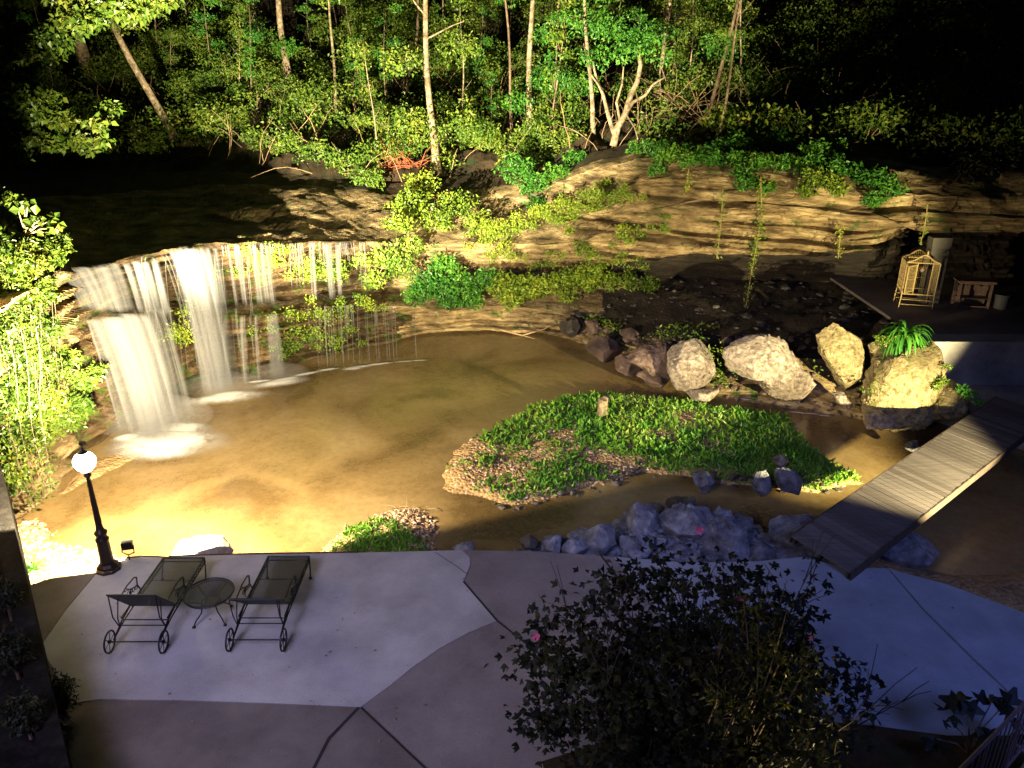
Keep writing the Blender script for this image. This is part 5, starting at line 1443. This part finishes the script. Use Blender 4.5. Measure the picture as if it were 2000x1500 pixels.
def chaise(loc, label, rz=0, recl=0):
    root = thing('chaise_lounge', loc, label, 'lounge chair', 'pair of wrought iron chaise lounges on the patio', rz)
    w = .335; zr = .34
    # frame: side rails with lattice below, front bar, rear legs down to the axle
    fr_ = MB()
    for s in (-1, 1):
        fr_.tube([(s * w, 1.22, zr), (s * w, 0, zr), (s * w, -.28, .33)], .013, 6)
        fr_.tube([(s * w, 1.20, zr - .085), (s * w, .02, zr - .085), (s * w, -.30, .24)], .011, 6)
        for k in range(15):
            y = .04 + k * .08
            fr_.tube([(s * w, y, zr - .085), (s * w, y + .04, zr), (s * w, y + .08, zr - .085)], .006, 4)
        fr_.tube([(s * w, .02, zr), (s * w, -.30, .28), (s * w * 1.0, -.58, .18)], .013, 6)
        fr_.tube([(s * w, -.08, zr - .08), (s * w, -.36, .22), (s * w, -.58, .18)], .010, 6)
    fr_.tube([(-w, 1.22, zr), (w, 1.22, zr)], .013, 6); fr_.tube([(-w, 1.14, zr - .02), (w, 1.14, zr - .02)], .010, 6)
    fr_.tube([(-w, 0, zr), (w, 0, zr)], .012, 6); fr_.tube([(-w, .72, zr - .085), (w, .72, zr - .085)], .008, 6)
    fr_.tube([(-w, -.33, .24), (w, -.33, .24)], .009, 6); fr_.tube([(-w, -.28, .30), (w, -.28, .30)], .009, 6)
    fr_.tube([(-w - .05, -.6, .17), (w + .05, -.6, .17)], .010, 6)
    fr_.build('frame', M['iron'], root)
    sheet_obj('seat', [(-w, .01, zr), (w, .01, zr), (w, 1.21, zr), (-w, 1.21, zr)], M['wire'], root)
    # front legs with curled feet
    for s in (-1, 1):
        lg = MB(); lg.tube([(s * w, 1.22, zr), (s * (w + .012), 1.17, .22), (s * (w + .02), 1.12, .08), (s * (w + .02), 1.09, .02)], .011, 6)
        lg.lathe([(.028, 0), (.03, .012), (.012, .03)], (s * (w + .02), 1.09, 0), 10); lg.build('leg', M['iron'], root)
    # backrest
    ty, tz = -.50 - recl * .05, .90 - recl * .06
    bk = MB()
    for s in (-1, 1): bk.tube([(s * w, 0, zr + .01), (s * w, ty, tz)], .013, 6)
    bk.tube([(-w, ty, tz), (w, ty, tz)], .013, 6)
    for s in (-1, 1):
        m_ = .62; yy, zz_ = ty * m_, zr + (tz - zr) * m_
        bk.tube([(s * (w - .03), yy, zz_), (s * (w - .02), -.40, .42), (s * w, -.36, .23)], .009, 6)
        bk.tube([(s * w, ty * .95, zr + (tz - zr) * .93), (s * w, -.48, .5), (s * w, -.37, .24)], .009, 6)
    ob = bk.build('backrest', M['iron'], root)
    sheet_obj('back_panel', [(-w, -.005, zr + .012), (w, -.005, zr + .012), (w, ty, tz), (-w, ty, tz)], M['wire2'], ob)
    # arms with scroll work
    for s in (-1, 1):
        ar = MB(); x = s * (w + .02)
        ar.tube([(x, -.22, .60), (x, .06, .64), (x, .30, .62), (x, .36, .58), (x, .34, .45), (x, .40, zr)], .012, 6)
        ar.tube([(x, .02, .62), (x, .14, .52), (x, .10, .40), (x, .16, zr)], .008, 5)
        for k in range(4):
            ar.torus((x, .06 + k * .08, .50 - .02 * k), .035, .006, 'X', 12, 4)
        ar.tube([(x, -.02, .60), (x, .32, .45)], .008, 5)
        ar.build('armrest', M['iron'], root)
    # wheels
    for s in (-1, 1):
        x = s * (w + .05); wh = MB(); wh.torus((x, -.6, .17), .155, .014, 'X', 28, 6)
        tyre = wh.build('wheel', M['iron'], root)
        sp2 = MB()
        for k in range(6):
            a = math.pi / 3 * k + .2; sp2.tube([(x, -.6, .17), (x, -.6 + .15 * math.cos(a), .17 + .15 * math.sin(a))], .006, 4)
        sp2.tube([(x - .02, -.6, .17), (x + .02, -.6, .17)], .025, 8)
        sp2.build('spokes', M['iron'], tyre)
    return root


chaise((-5.36, 9.66, .001), 'wrought iron chaise lounge nearer the lamp post', 0.0)
chaise((-3.66, 9.70, .001), 'wrought iron chaise lounge right of the round table', 0.0, 1)
# round table
root = thing('round_table', (-4.56, 9.82, .001), 'small round wire mesh table between the two chaise lounges', 'table')
mb = MB(); mb.lathe([(.355, .450), (.355, .454)], n=40); top = mb.build('tabletop', M['wire'], root)
mb = MB(); mb.torus((0, 0, .452), .36, .012, 'Z', 40, 6); mb.torus((0, 0, .415), .345, .006, 'Z', 40, 5)
for k in range(40):
    a = 2 * math.pi * k / 40; mb.tube([(.36 * math.cos(a), .36 * math.sin(a), .45), (.345 * math.cos(a + .08), .345 * math.sin(a + .08), .415)], .004, 4)
mb.build('rim', M['iron'], root)
mb = MB(); mb.torus((0, 0, .29), .13, .008, 'Z', 24, 5); mb.build('brace', M['iron'], root)
for k in range(4):
    a = math.pi / 4 + k * math.pi / 2 + .12; mb = MB(); ca, sa = math.cos(a), math.sin(a)
    mb.tube([(.30 * ca, .30 * sa, .44), (.2 * ca, .2 * sa, .38), (.13 * ca, .13 * sa, .29), (.17 * ca, .17 * sa, .17), (.27 * ca, .27 * sa, .09), (.32 * ca, .32 * sa, .015)], .010, 6)
    mb.lathe([(.026, 0), (.028, .01), (.01, .03)], (.32 * ca, .32 * sa, 0), 10); mb.build('leg', M['iron'], root)

# ------------------------------------------------------------------ footbridge
NL = Vector((4.89, 11.80, .14)); NRt = Vector((5.5, 10.73, .14))
dirb = Vector((.760, .650, .012)).normalized()
LB = 9.2; acr = (NRt - NL); wB = acr.length; ac = acr.normalized()
root = thing('footbridge', (NL + NRt) / 2 + Vector((0, 0, -.14)), 'grey weathered plank footbridge crossing the creek to the shelter', 'bridge')
O = root.location
m, nt, out = newmat('weathered_planks'); M['plank'] = m
b = N(nt, 'BsdfPrincipled'); b.inputs['Roughness'].default_value = .8; b.inputs['Specular IOR Level'].default_value = .25; nt.links.new(b.outputs[0], out.inputs[0])
g = N(nt, 'NewGeometry'); r = ramp(nt, g.outputs['Random Per Island'], [(0, (.10, .085, .078)), (.5, (.14, .122, .113)), (1, (.175, .152, .14))])
mp = N(nt, 'Mapping'); mp.inputs['Rotation'].default_value = (0, 0, math.atan2(-ac.y, ac.x)); mp.inputs['Scale'].default_value = (2, 40, 10)
nt.links.new(g.outputs['Position'], mp.inputs[0]); nz = N(nt, 'TexNoise'); nz.inputs['Scale'].default_value = 1; nz.inputs['Detail'].default_value = 5; nt.links.new(mp.outputs[0], nz.inputs[0])
rr_ = ramp(nt, nz.outputs[0], [(.3, (.6, .58, .56)), (.7, (1, 1, 1))]); mx = N(nt, 'MixRGB', blend_type='MULTIPLY'); mx.inputs[0].default_value = 1
nt.links.new(r.outputs[0], mx.inputs[1]); nt.links.new(rr_.outputs[0], mx.inputs[2]); nt.links.new(mx.outputs[0], b.inputs['Base Color'])
mb = MB(); npl = 62; pw_ = LB / npl
for k in range(npl):
    a = NL + dirb * (k * pw_ + .004); c = NL + dirb * ((k + 1) * pw_ - .006); j = rnd.uniform(-.012, .012); dz = rnd.uniform(-.003, .003)
    q = [a + ac * j, c + ac * j, c + ac * (wB + j), a + ac * (wB + j)]
    vs = [p - O + Vector((0, 0, dz)) for p in q] + [p - O + Vector((0, 0, dz + .035)) for p in q]
    mb.add(vs, [(3, 2, 1, 0), (4, 5, 6, 7), (0, 1, 5, 4), (1, 2, 6, 5), (2, 3, 7, 6), (3, 0, 4, 7)])
mb.build('deck', M['plank'], root)
for s in (.05, wB - .05):
    mb = MB(); a = NL + ac * s + dirb * .02 - O; c = a + dirb * (LB - .04)
    h = Vector((0, 0, .17)); w2 = ac * .022
    vs = [a - w2 - h, c - w2 - h, c + w2 - h, a + w2 - h] + [a - w2 - Vector((0, 0, .002)), c - w2 - Vector((0, 0, .002)), c + w2 - Vector((0, 0, .002)), a + w2 - Vector((0, 0, .002))]
    vs[0].z = max(vs[0].z, .004); vs[3].z = max(vs[3].z, .004)
    mb.add(vs, [(3, 2, 1, 0), (4, 5, 6, 7), (0, 1, 5, 4), (1, 2, 6, 5), (2, 3, 7, 6), (3, 0, 4, 7)]); mb.build('beam', M['beam'], root)

for s in (-.016, wB + .016):
    mb = MB(); a = NL + ac * s - O; c = a + dirb * LB; w2 = ac * .012; up = Vector((0, 0, .038)); dn = Vector((0, 0, -.13))
    vs = [a - w2 + dn, c - w2 + dn, c + w2 + dn, a + w2 + dn, a - w2 + up, c - w2 + up, c + w2 + up, a + w2 + up]
    mb.add(vs, [(3, 2, 1, 0), (4, 5, 6, 7), (0, 1, 5, 4), (1, 2, 6, 5), (2, 3, 7, 6), (3, 0, 4, 7)]); mb.build('side_board', M['beam'], root)

# ------------------------------------------------------------------ shelter: platform, wall, pillar, cage, table
far = NL + dirb * LB
mb = MB(); mb.prism([(far.x - .9, far.y + 1.0), (far.x - .2, far.y - .05), (far.x + .8, far.y - 1.15), (far.x + 8, far.y - 1.4), (far.x + 8, 19.0), (far.x - .9, 19.0)], -1.2, .235)
tag(mb.build('landing', M['c_old']), kind='structure')
xa = at(1790, 700, Y=19.0).x
mb = MB(); mb.box(((xa + 22) / 2, 18.95, .15), (22 - xa, .6, 2.5))
tag(mb.build('retaining_wall', M['c_old']), 'pale stained concrete retaining wall below the dark shelter', 'wall')
mb = MB(); mb.box(((xa + 22) / 2, 22.2, 1.36), (22 - xa, 5.88, .08))
tag(mb.build('shelter_floor', M['c_brown']), kind='structure')
pb = at(1818, 592, z=1.40)
root = None
mb = MB(); mb.prism([(pb.x - .28, pb.y), (pb.x + .22, pb.y), (pb.x + .22, pb.y + .3), (pb.x - .28, pb.y + .3)], 1.401, 3.05)
mb.prism([(pb.x - .30, pb.y - .02), (pb.x + .24, pb.y - .02), (pb.x + .24, pb.y + .32), (pb.x - .30, pb.y + .32)], 3.05, 3.30)
mb.v = [np.vstack(mb.v)]
tag(mb.build('stone_pillar', M['c_dim']), 'square grey concrete pillar propping up the rock overhang', 'pillar')

M['cream'] = simple('cream_painted_metal', (.24, .17, .07), .5, vary=.15)
M['woodt'] = simple('worn_pinkish_wood', (.17, .11, .08), .7, vary=.35, scale=12)
cb = at(1782, 597, z=1.40)
root = thing('bird_cage', (cb.x, cb.y, 1.401), 'tall cream wire bird cage with an arched top and open door', 'cage', rz=-.25)
W_, D_, H0, H1 = .42, .36, .42, 1.32
fr_ = MB()
for sx in (-1, 1):
    for sy in (-1, 1):
        lg = MB(); lg.tube([(sx * W_ * 1.05, sy * D_, 0), (sx * W_, sy * D_, H0)], .014, 6); lg.build('leg', M['cream'], root)
        fr_.tube([(sx * W_, sy * D_, H0), (sx * W_, sy * D_, H1)], .017, 6)
for z in (H0, H1):
    for sy in (-1, 1): fr_.tube([(-W_, sy * D_, z), (W_, sy * D_, z)], .014, 6)
    for sx in (-1, 1): fr_.tube([(sx * W_, -D_, z), (sx * W_, D_, z)], .014, 6)
for z in (.12, .26):
    for sy in (-1, 1): fr_.tube([(-W_, sy * D_, z), (W_, sy * D_, z)], .009, 6)
    for sx in (-1, 1): fr_.tube([(sx * W_, -D_, z), (sx * W_, D_, z)], .009, 6)
fr_.tube([(-.14, -D_ - .004, H0), (-.14, -D_ - .004, H1)], .011, 6); fr_.tube([(.24, -D_ - .004, H0), (.24, -D_ - .004, H1)], .011, 6)
def arch(sy): return [(x * W_, sy * D_, H1 + .02 + .20 * math.exp(-(x * 2.0) ** 2) + (.0 if abs(x) < .95 else -.02)) for x in np.linspace(-1, 1, 15)]
for sy in (-1, 1): fr_.tube(arch(sy), .017, 6)
fr_.build('frame', M['cream'], root)
ba = MB()
for k in range(1, 17):
    x = -W_ + 2 * W_ * k / 17
    ba.tube([(x, D_, H0), (x, D_, H1)], .003, 4)
    if not (-.14 < x < .24): ba.tube([(x, -D_, H0), (x, -D_, H1)], .003, 4)
    y = -D_ + 2 * D_ * k / 17
    for sx in (-1, 1): ba.tube([(sx * W_, y, H0), (sx * W_, y, H1)], .003, 4)
    xn = x / W_; h = H1 + .02 + .20 * math.exp(-(xn * 2) ** 2); ba.tube([(x, -D_, h), (x, D_, h)], .004, 4)
    ba.tube([(x, -D_, H1), (x, -D_, h)], .004, 4); ba.tube([(x, D_, H1), (x, D_, h)], .004, 4)
for z in (.75, 1.05):
    ba.tube([(-W_, D_, z), (W_, D_, z)], .006, 4)
    for sx in (-1, 1): ba.tube([(sx * W_, -D_, z), (sx * W_, D_, z)], .006, 4)
ba.build('bars', M['cream'], root)
dr = MB(); h0, h1 = .52, 1.26; hx, hy = -.16, -D_ - .02; ex, ey = -.42, -D_ - .26
for z in (h0, h1, .88): dr.tube([(hx, hy, z), (ex, ey, z)], .014 if z != .88 else .008, 6)
dr.tube([(hx, hy, h0), (hx, hy, h1)], .014, 6); dr.tube([(ex, ey, h0), (ex, ey, h1)], .014, 6)
for k in range(1, 12):
    t = k / 12; dr.tube([(hx + (ex - hx) * t, hy + (ey - hy) * t, h0), (hx + (ex - hx) * t, hy + (ey - hy) * t, h1)], .004, 4)
dr.build('door', M['cream'], root)
mb = MB(); mb.lathe([(.012, 0), (.035, .02), (.02, .05), (.03, .08), (.005, .13)], (.05, -D_, H1 + .22), 10); mb.build('finial', M['cream'], root)
mb = MB(); mb.lathe([(.02, 0), (.05, .03), (.06, .07), (.04, .11), (.01, .13)], (.08, .05, .98), 12); mb.build('feeder', M['woodt'], root)

tb = at(1893, 598, z=1.40)
root = thing('wooden_table', (tb.x, tb.y, 1.401), 'small worn wooden washstand with three carved drawer fronts', 'table', rz=-.18)
tw, td, th_ = .44, .22, .74
mb = MB(); mb.box((0, 0, th_), (tw * 2.2, td * 2.4, .035)); mb.box((0, -td * 1.1, th_ + .03), (tw * 2.15, .02, .03)); mb.build('top', M['woodt'], root)
for sx in (-1, 1):
    for sy in (-1, 1):
        mb = MB(); mb.box((sx * (tw - .035), sy * (td - .03), th_ / 2 - .01), (.065, .05, th_ - .04)); mb.build('leg', M['woodt'], root)
mb = MB(); mb.box((0, -td + .005, th_ - .035), (tw * 2 - .14, .025, .03)); mb.box((0, -td + .005, .05), (tw * 2 - .14, .03, .03)); mb.box((0, td - .03, .3), (tw * 2 - .14, .02, .5)); mb.build('rail', M['woodt'], root)
for k in (-1, 0, 1):
    mb = MB(); x = k * .235
    mb.box((x, -td - .004, th_ - .13), (.15, .02, .13)); mb.box((x, -td - .018, th_ - .115), (.05, .012, .05)); mb.box((x - .04, -td - .018, th_ - .09), (.03, .012, .03)); mb.box((x + .04, -td - .018, th_ - .09), (.03, .012, .03)); mb.box((x, -td - .018, th_ - .165), (.02, .012, .03))
    mb.build('drawer', M['woodt'], root)
mb = MB(); mb.box((0, 0, .27), (tw * 2 - .16, td * 1.6, .02)); mb.build('shelf', M['darkrock'], root)
bb = at(1952, 602, z=1.40)
mb = MB(); mb.lathe([(.16, 0), (.18, .02), (.21, .38), (.225, .40), (.225, .42)], n=20)
o = mb.build('bucket', simple('grey_plastic', (.06, .06, .065), .6), smooth=False); o.location = (bb.x, bb.y, 1.401)
tag(o, 'dim grey bucket on the shelter floor right of the washstand', 'bucket')

# potted long-leaved plant on the boulder
fb = at(1765, 664, Y=18.7)
root = thing('strap_leaf_plant', (fb.x, fb.y, fb.z - .12), 'bright green arching strap-leaved plant in a pot on the rock', 'plant')
mb = MB(); mb.lathe([(.10, 0), (.14, .02), (.17, .22), (.18, .22), (.18, .25)], n=18); mb.build('pot', simple('dark_clay', (.08, .05, .035), .8), root)
V = []; Fq_ = []
for k in range(120):
    a = rnd.uniform(0, 6.28); el = rnd.uniform(.35, 1.35); L = rnd.uniform(.60, .95); w = rnd.uniform(.026, .042)
    d = Vector((math.cos(a) * math.cos(el), math.sin(a) * math.cos(el), math.sin(el))); p = Vector((d.x * .05, d.y * .05, .22)); sd = Vector((-math.sin(a), math.cos(a), 0))
    o_ = len(V)
    for j in range(8):
        t = j / 7; ww = w * (math.sin(math.pi * (.12 + .86 * t)) ** .6) * (1 if t < .95 else .2)
        V += [p - sd * ww, p + Vector((0, 0, -ww * .5)), p + sd * ww]
        d = (d + Vector((0, 0, -.30 - .10 * j * .5))).normalized(); p = p + d * L / 7
    for j in range(7):
        b_ = o_ + j * 3; Fq_ += [(b_, b_ + 1, b_ + 4, b_ + 3), (b_ + 1, b_ + 2, b_ + 5, b_ + 4)]
mb = MB(); mb.add(V, Fq_); mb.build('foliage', M['leaf_bright'], root, smooth=True)
mosspts = [tuple(at(rnd.uniform(1705, 1800), rnd.uniform(655, 672), Y=18.45)) for k in range(260)]
tag(leaf_obj('creeping_plant', mosspts, .06, M['leaf_yellow']), 'yellow green creeper at the foot of the strap-leaved plant', 'plant')
shrub('small_plant', 'bright yellow green bush on the small boulder near the bridge end', [(1840, 745, 17.7, .16, 150), (1850, 715, 17.8, .10, 50), (1828, 755, 17.6, .12, 80)], 'leaf_yellow', .07, cat='plant')
shrub('small_plant', 'low green plant with a white bloom beside the bridge end', [(1895, 770, 17.3, .18, 160), (1880, 760, 17.4, .14, 90), (1912, 785, 17.1, .12, 80)], 'leaf_bright', .07, cat='plant')
# strap plant near lamp on gravel
root = thing('strap_leaf_plant', at(66, 1112, z=-.6), 'small spiky plant on the gravel at the foot of the dark wall', 'plant')
V = []; Fq_ = []
for k in range(26):
    a = rnd.uniform(0, 6.28); el = rnd.uniform(.5, 1.3); L = rnd.uniform(.28, .45); w = .016
    d = Vector((math.cos(a) * math.cos(el), math.sin(a) * math.cos(el), math.sin(el))); p = Vector((0, 0, 0)); sd = Vector((-math.sin(a), math.cos(a), 0)); o_ = len(V)
    for j in range(6):
        ww = w * (1 - j / 5.5); V += [p - sd * ww, p + sd * ww]; d = (d + Vector((0, 0, -.22))).normalized(); p = p + d * L / 5
    Fq_ += [(o_ + j * 2, o_ + j * 2 + 1, o_ + j * 2 + 3, o_ + j * 2 + 2) for j in range(5)]
mb = MB(); mb.add(V, Fq_); mb.build('foliage', M['leaf_bright'], root)

# ------------------------------------------------------------------ dark wall and shrubs at the left
a = at(0, 905, z=.9); b_ = at(150, 1560, z=.9)
a = a + (a - b_).normalized() * .0
d = (b_ - a).normalized(); nrmv = Vector((d.y, -d.x, 0)); nrmv = nrmv if nrmv.x < 0 else -nrmv
mb = MB(); A2 = a - d * 1.5; B2 = b_ + d * 4
q = [A2, B2, B2 + nrmv * .25, A2 + nrmv * .25]
mb.prism([(p.x, p.y) for p in q], -1.0, .9)
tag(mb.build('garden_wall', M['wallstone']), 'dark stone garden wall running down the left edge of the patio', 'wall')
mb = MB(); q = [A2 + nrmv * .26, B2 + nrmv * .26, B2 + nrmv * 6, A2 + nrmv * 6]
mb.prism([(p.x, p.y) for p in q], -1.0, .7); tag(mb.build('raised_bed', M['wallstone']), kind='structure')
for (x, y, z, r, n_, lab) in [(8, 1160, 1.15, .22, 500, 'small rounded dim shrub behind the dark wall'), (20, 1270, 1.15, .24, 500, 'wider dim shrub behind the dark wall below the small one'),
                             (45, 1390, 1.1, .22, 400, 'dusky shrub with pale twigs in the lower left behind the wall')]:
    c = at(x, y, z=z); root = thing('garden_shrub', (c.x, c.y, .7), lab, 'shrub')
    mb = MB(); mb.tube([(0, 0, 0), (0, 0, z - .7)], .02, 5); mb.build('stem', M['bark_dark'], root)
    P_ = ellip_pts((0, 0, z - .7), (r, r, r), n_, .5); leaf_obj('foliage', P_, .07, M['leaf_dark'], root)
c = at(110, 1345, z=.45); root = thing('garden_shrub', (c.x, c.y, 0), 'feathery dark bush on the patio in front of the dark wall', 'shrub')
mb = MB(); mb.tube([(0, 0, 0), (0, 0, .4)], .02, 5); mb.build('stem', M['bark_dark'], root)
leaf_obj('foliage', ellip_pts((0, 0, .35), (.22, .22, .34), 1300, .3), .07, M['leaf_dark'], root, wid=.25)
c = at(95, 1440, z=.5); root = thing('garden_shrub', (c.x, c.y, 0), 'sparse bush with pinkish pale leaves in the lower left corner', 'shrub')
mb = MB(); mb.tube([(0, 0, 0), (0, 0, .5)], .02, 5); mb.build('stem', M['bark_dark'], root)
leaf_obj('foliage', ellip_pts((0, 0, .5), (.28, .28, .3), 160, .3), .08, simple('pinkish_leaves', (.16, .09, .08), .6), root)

# ------------------------------------------------------------------ foreground rose of sharon
Bs = Vector((1.95, 6.1, .03))
root = thing('flowering_shrub', Bs, 'large dark hibiscus-like shrub with a few pink blooms in front of the patio', 'shrub')
mb = MB(); tips = []
for k in range(46):
    a = rnd.uniform(0, 6.28); sp2 = rnd.uniform(.1, .52) if k > 6 else rnd.uniform(0, .2); L = rnd.uniform(2.2, 3.3)
    p = Vector((rnd.uniform(-.15, .15), rnd.uniform(-.12, .12), 0)); d = Vector((math.cos(a) * sp2, math.sin(a) * sp2, 1)).normalized(); pts = [p]
    for j in range(9):
        d = (d + Vector((rnd.uniform(-.10, .10) + math.cos(a) * .02, rnd.uniform(-.10, .10), rnd.uniform(-.05, .03)))).normalized(); p = p + d * L / 9 * (.94 if sp2 > .5 else 1); pts.append(p)
        if j > 2:
            for t_ in range(2):
                e = (d + Vector((rnd.uniform(-1, 1), rnd.uniform(-1, 1), rnd.uniform(-.1, .6)))).normalized(); q = p + e * rnd.uniform(.2, .55)
                mb.tube([p, (p + q) / 2 + Vector((0, 0, .03)), q], [.006, .004, .003], 4, False); tips.append((p, q))
    mb.tube(pts, [.03, .026, .022, .019, .016, .013, .011, .009, .006, .004], 5)
    tips.append((pts[-2], pts[-1])); tips.append((pts[-3], pts[-2]))
mb.build('stems', simple('shrub_stems', (.05, .035, .022), .7, vary=.3), root, smooth=True)
lv = []
for (p, q) in tips:
    if rnd.random() < .3: continue
    for j in range(rnd.randint(5, 9)):
        t = rnd.random(); c = p.lerp(q, t * 1.1); lv.append(tuple(c + Vector((rnd.gauss(0, .06), rnd.gauss(0, .06), rnd.gauss(0, .05)))))
cc = at(1338, 1335, Y=6.2) - Bs
lv = [l for l in lv if (Vector(l) - cc).length < 1.85]
for k in range(165):
    d = nrm(rng.normal(0, 1, 3)); c = cc + Vector(d * np.array([1.72, 1.1, 1.30]) * rng.uniform(.15, 1) ** .6)
    for q in range(rnd.randint(28, 62)): lv.append((c.x + rnd.gauss(0, .13), c.y + rnd.gauss(0, .13), c.z + rnd.gauss(0, .09)))
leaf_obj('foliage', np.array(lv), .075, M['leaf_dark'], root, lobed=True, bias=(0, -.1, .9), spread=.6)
sh = MB(); sl = []
for (x0, y0, x1, y1) in [(1462, 1300, 1452, 1172), (1492, 1340, 1536, 1195), (1478, 1350, 1480, 1225), (1560, 1330, 1582, 1262), (1440, 1390, 1470, 1340), (1500, 1400, 1530, 1330), (1520, 1300, 1500, 1240), (1400, 1370, 1392, 1345)]:
    a_ = at(x0, y0, Y=5.35) - Bs; b_ = at(x1, y1, Y=5.25) - Bs
    sh.tube([a_ + Vector((0, .2, -.5)), a_, a_.lerp(b_, .5) + Vector((.01, 0, 0)), b_], [.009, .008, .006, .004], 5)
    for q in range(60):
        t = rnd.random(); sl.append(tuple(a_.lerp(b_, t * 1.05) + Vector((rnd.gauss(0, .07), rnd.gauss(0, .06), rnd.gauss(0, .04)))))
sho = sh.build('young_shoots', M['dry'], root)
leaf_obj('shoot_leaves', np.array(sl), .07, M['olive_lit'], sho, wid=.35)
for (x, y, z) in [(1365, 1035, 3.75), (1440, 1172, 3.1), (1578, 1245, 3.0), (1048, 1243, 2.6), (1394, 1340, 2.5)]:
    c = at(x, y, Y=6.3 if y > 1100 else 6.7) - Bs
    fl = MB()
    for k in range(5):
        a = k * 1.257; d = Vector((math.cos(a), -.3, math.sin(a) + .3)).normalized(); sd = d.cross(Vector((0, -1, .3))).normalized()
        fl.add([c, c + d * .034 + sd * .02, c + d * .06 + Vector((0, -.004, 0)), c + d * .034 - sd * .02], [(0, 1, 2, 3)])
    fl.lathe([(.004, 0), (.008, .015), (.003, .03)], tuple(c + Vector((0, -.006, -.01))), 6)
    fl.build('flower', M['petal'], root)
# broad-leaved dark plant, bottom right
c = at(1900, 1440, z=.3); root = thing('broadleaf_plant', (c.x, c.y, .03), 'dark broad-leaved plant beside the stair railing', 'plant')
mb = MB(); lv = []
for (dx, dy, dz) in [(-.35, .0, .55), (-.15, .1, .75), (.1, .0, .8), (.35, .1, .7), (.5, 0, .6), (-.5, -.1, .35), (0, -.2, .5), (.25, -.2, .45)]:
    mb.tube([(0, 0, 0), (dx * .4, dy * .4, dz * .6), (dx, dy, dz)], [.012, .01, .006], 5)
    for q in range(4): lv.append((dx + rnd.gauss(0, .05), dy + rnd.gauss(0, .05), dz + rnd.gauss(0, .03)))
mb.build('stems', M['bark_dark'], root)
leaf_obj('foliage', lv, .19, M['leaf_dark'], root, lobed=True, bias=(0, -.2, 1), spread=.35)

# ------------------------------------------------------------------ stairs and railing at lower right
ra = at(1850, 1530, Y=3.9); rb = at(2060, 1312, Y=6.2)
root = thing('stair_railing', Vector((ra.x, ra.y, ra.z - .9)), 'thin reddish metal handrail with balusters in the lower right corner', 'railing')
O = root.location; d = rb - ra
mt_ = simple('rusty_painted_iron', (.20, .13, .13), .5, .2)
mb = MB(); mb.tube([ra - O - d * .4, rb - O + d * .3], .017, 8); mb.build('handrail', mt_, root)
mb = MB(); dn = Vector((0, 0, -.80)); mb.tube([ra - O - d * .4 + dn, rb - O + d * .3 + dn], .012, 6); mb.build('bottom_rail', mt_, root)
for k in range(30):
    p = ra - O + d * (-.38 + 1.66 * k / 29); mb = MB(); mb.tube([p, p + dn], .006 if k % 6 else .013, 5); mb.build('baluster', mt_, root)
st = thing('staircase', Vector((ra.x + .1, ra.y, 0)), 'dim concrete stairs with an edge coloured yellowish as if lit at the lower right', 'stairs')
stepm = concrete('stair_concrete', (.12, .11, .10)); nosem = concrete('lit_yellow_edge', (.42, .33, .14), .6)  # the yellow light on the stair edge is put into its colour
sd = Vector((d.y, -d.x, 0)).normalized(); d2 = Vector((d.x, d.y, 0)); mb = MB(); nb = MB(); ns_ = 14
for k in range(ns_):
    t0 = -.38 + 1.66 * k / ns_; t1 = -.38 + 1.66 * (k + 1) / ns_; p0 = ra + d * t0; p1 = ra + d * t1; z = min(p0.z, p1.z) - 1.0
    a = Vector((p0.x, p0.y, 0)) + sd * .03; b_ = Vector((p1.x, p1.y, 0)) + sd * .03
    o_ = Vector((st.location.x, st.location.y, 0))
    mb.prism([tuple((p - o_)[:2]) for p in (a + sd * .05, b_ + sd * .05, b_ + sd * 1.2, a + sd * 1.2)], z - .5, z - .002 * 0)
    nb.prism([tuple((p - o_)[:2]) for p in (a, b_, b_ + sd * .045, a + sd * .045)], z - .5, z + .02)
mb.build('steps', stepm, st); nb.build('edge', nosem, st)

# a few fallen leaves and debris on the patio
mb = MB()
for (x, y) in [(669, 1209), (668, 1212), (340, 1195), (235, 1205), (196, 1280), (330, 1262), (770, 1406), (1020, 1210), (160, 1240), (950, 1300), (1700, 1130)] + [(rnd.uniform(150, 1000), rnd.uniform(1120, 1480)) for k in range(34)] + [(rnd.uniform(1000, 1900), rnd.uniform(1120, 1400)) for k in range(14)]:
    p = Vector((*P0(x, y), .012)); a = rnd.uniform(0, 6.28); l = rnd.uniform(.010, .034)
    mb.add([p + Vector((math.cos(a) * l, math.sin(a) * l, 0)), p + Vector((-math.sin(a) * l * .5, math.cos(a) * l * .5, .012)), p - Vector((math.cos(a) * l, math.sin(a) * l, 0)), p + Vector((math.sin(a) * l * .5, -math.cos(a) * l * .5, .006))], [(0, 1, 2, 3)])
tag(mb.build('fallen_leaves', M['dry']), 'scattered dry fallen leaves on the patio concrete', 'leaves', kind='stuff')
